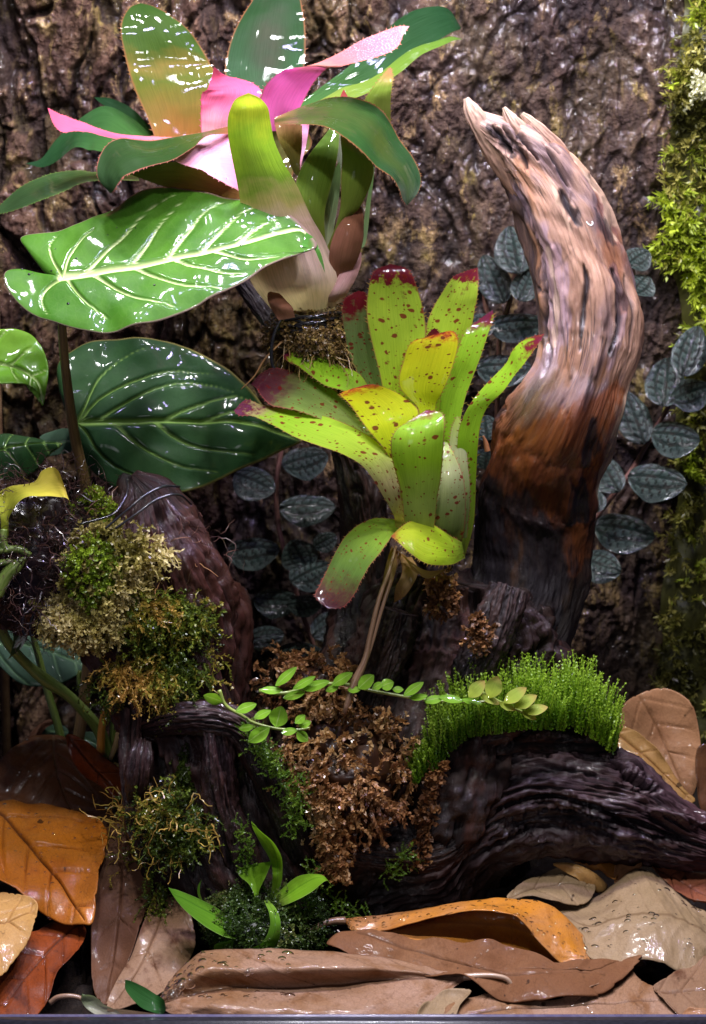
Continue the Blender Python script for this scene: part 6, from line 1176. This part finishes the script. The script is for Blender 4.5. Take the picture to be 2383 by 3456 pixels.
lit(ZI, (1180, 360), [(1085, 340), (1130, 312), (1200, 322), (1255, 358), (1245, 425), (1200, 392), (1120, 352)], (-.035, .1, -1.2), 'amber', 'small orange fragment of leaf tucked under the root', [(1090, 335), (1245, 415)], 0, nr=18, na=70)
lit(ZI, (1290, 400), [(1250, 358), (1330, 385), (1330, 420), (1245, 432)], (-.04, .1, -1.4), 'tan', 'little tan scrap of leaf to the right of the orange fragment', None, 0, nr=14, na=50)
lit(ZI, (1500, 450), [(1380, 385), (1500, 392), (1620, 390), (1680, 420), (1680, 560), (1596, 540), (1530, 522), (1460, 465), (1410, 425)], (-.05, .0, -1.8), 'speck', 'red brown leaf with pale blotches at the right under the root', [(1390, 390), (1500, 440), (1660, 520)], auto=4)
lit(ZI, (1050, 935), [(560, 1000), (640, 920), (800, 900), (1100, 902), (1200, 860), (1295, 800), (1335, 840), (1400, 880), (1475, 930), (1490, 985), (1200, 1010), (800, 1015)], (-.175, .0, -1.7), 'mauve', 'pinkish brown leaf lying lowest along the front rail', [(600, 980), (900, 940), (1400, 920)], auto=6)
lit(ZI, (1530, 870), [(1390, 860), (1440, 820), (1500, 778), (1600, 745), (1720, 780), (1720, 960), (1600, 985), (1470, 940)], (-.165, .0, -1.8), 'stain', 'mottled grey brown leaf in the right front corner', [(1400, 870), (1550, 860), (1700, 860)], auto=4)
lit(ZI, (540, 930), [(470, 975), (540, 900), (600, 875), (680, 890), (640, 930), (600, 985)], (-.18, 0, -1.6), 'grey', 'small grey leaf piece below the stalk of the folded leaf', None, 0, nr=16, na=60)
lit(ZI, (1520, 968), [(1400, 975), (1480, 950), (1600, 955), (1700, 960), (1700, 1000), (1500, 1000)], (-.195, 0, -1.7), 'tan', 'sliver of pale tan leaf at the right end of the rail', None, 0, nr=12, na=50)
lit(ZF, (1495, 1690), [(1388, 1650), (1400, 1605), (1432, 1578), (1490, 1562), (1542, 1588), (1567, 1640), (1577, 1720), (1562, 1800), (1530, 1840), (1470, 1790), (1420, 1720)], (.09, .1, -.5), 'tan', 'brown oval leaf standing upright against the bark at the right', [(1440, 1580), (1490, 1660), (1530, 1760), (1545, 1840)], auto=5, cup=.008)
lit(ZF, (1460, 1730), [(1380, 1640), (1440, 1655), (1505, 1720), (1545, 1785), (1568, 1815), (1500, 1830), (1420, 1790), (1370, 1710)], (.055, .1, -.6), 'ochre', 'pale tan leaf leaning in front of the upright brown leaf', [(1390, 1650), (1480, 1730), (1560, 1812)], auto=4)
lit(ZF, (1585, 1760), [(1572, 1700), (1600, 1690), (1640, 1740), (1640, 1850), (1590, 1840), (1575, 1780)], (.06, .1, -.6), 'umber', 'dark leaf edge at the right side behind the root tip', None, 0, nr=14, na=50)
lit(ZL, (250, 700), [(160, 790), (180, 735), (240, 690), (310, 655), (338, 668), (280, 710), (215, 765), (180, 805)], (.05, .1, -.8), 'shade', 'thin grey dead leaf edge above the dark brown leaf', None, 0, nr=12, na=60, cup=-.004)
# filler leaves that close the litter bed where it shows between the named ones
lit(ZF, (1180, 2150), [(1000, 2120), (1100, 2060), (1300, 2050), (1460, 2110), (1440, 2210), (1200, 2240), (1040, 2200)], (-.075, 0, -2.0), 'umber', 'dark brown leaf in the shadow beneath the grey wavy leaf', [(1010, 2140), (1450, 2160)])
mktube('twig', W(ZH([(225, 1310), (260, 1285), (320, 1280), (370, 1295), (400, 1340)]), -.18), [.0016, .0016, .0015, .0014, .001], dead, None, 8, 30, label='thin bent dry twig in the dark gap at the bottom left', cat='twig')
mktube('white_fibre', W(ZI([(160, 622), (178, 640), (205, 658)]), -.11), [.0004, .0007, .0004], plain_mat('fibre', (.5, .42, .38, 1), (.6, .5, .45, 1), .5), None, 6, 14, label='tiny pale fibre under the stalk of the amber leaf', cat='fibre')
strap(None, ZH, [(558, 1205, 562, 1210), (590, 1212, 566, 1255, .1), (650, 1240, 620, 1320, .1), (700, 1272, 680, 1350, .1), (735, 1296, 728, 1360), (745, 1340)], [(-.19), (-.188, -.192), (-.186, -.194), (-.186, -.194), -.192, -.192], leaf_mat('fallen_green', [(0, (.025, .09, .02, 1)), (1, (.018, .07, .015, 1))], trans=.1, coat=.5), name='green_leaf', nv=24, wave=.02, label='single dark green leaf dropped by the front rail', cat='fallen leaf')
strap(None, ZH, [(370, 1265, 372, 1275), (365, 1300, 410, 1275, .2), (400, 1345, 470, 1315, .2), (460, 1372, 530, 1350, .1), (560, 1375)], [-.195, -.193, -.195, -.197, -.198], leaf_mat('bleached', [(0, (.2, .28, .14, 1)), (.5, (.36, .36, .26, 1)), (1, (.3, .25, .16, 1))], trans=.2, coat=.6), name='bleached_leaf', nv=24, wave=.06, label='curled pale green bleached leaf by the rail at the bottom left', cat='fallen leaf')
strap(None, ZH, [(480, 1335, 480, 1345), (560, 1340, 540, 1362), (650, 1352, 640, 1372), (740, 1362)], [-.196] * 4, leaf_mat('straw', [(0, (.4, .28, .16, 1)), (1, (.3, .18, .1, 1))], trans=.1), name='straw_sliver', nv=16, wave=.05, label='narrow straw coloured leaf sliver lying along the front rail', cat='fallen leaf')

# ------------------------------------------------------------------ water
pxr = lambda Z, x0, x1, y0, y1: (lambda P: (lambda q, a, b: (q[:, 0] > a[0]) & (q[:, 0] < b[0]) & (q[:, 1] > a[1]) & (q[:, 1] < b[1]))(PJ(P), Z([x0, y0]), Z([x1, y1])))
droplets(D8, GD8, 110, .0010, .0036, pxr(ZH, 720, 1330, 1075, 1290))
droplets(D8, GD8, 120, .0003, .0009, pxr(ZH, 720, 1700, 1075, 1300))
droplets(D9, GD9, 240, .0006, .0016, lambda P: pxr(ZI, 180, 1140, 500, 800)(P) & (np.arange(len(P)) % 45 > 24))
droplets(D11, GD11, 60, .0008, .0026, pxr(ZI, 1100, 1600, 380, 700))
droplets(heart, Gh, 16, .0005, .0011, None, 1.0, 'dirt_specks', wire_m)
droplets(D1, GD1, 110, .0006, .0014, pxr(ZH, 0, 470, 390, 950))
mktube('white_larva', W(ZB([(1130, 864), (1138, 874), (1148, 878), (1155, 872), (1152, 862)]), -.026), [.0004, .0006, .0006, .0006, .0004], plain_mat('white', (.7, .7, .65, 1), (.8, .8, .75, 1), .4), None, 6, 16, label='tiny white curled speck on the upper part of the horn', cat='larva')
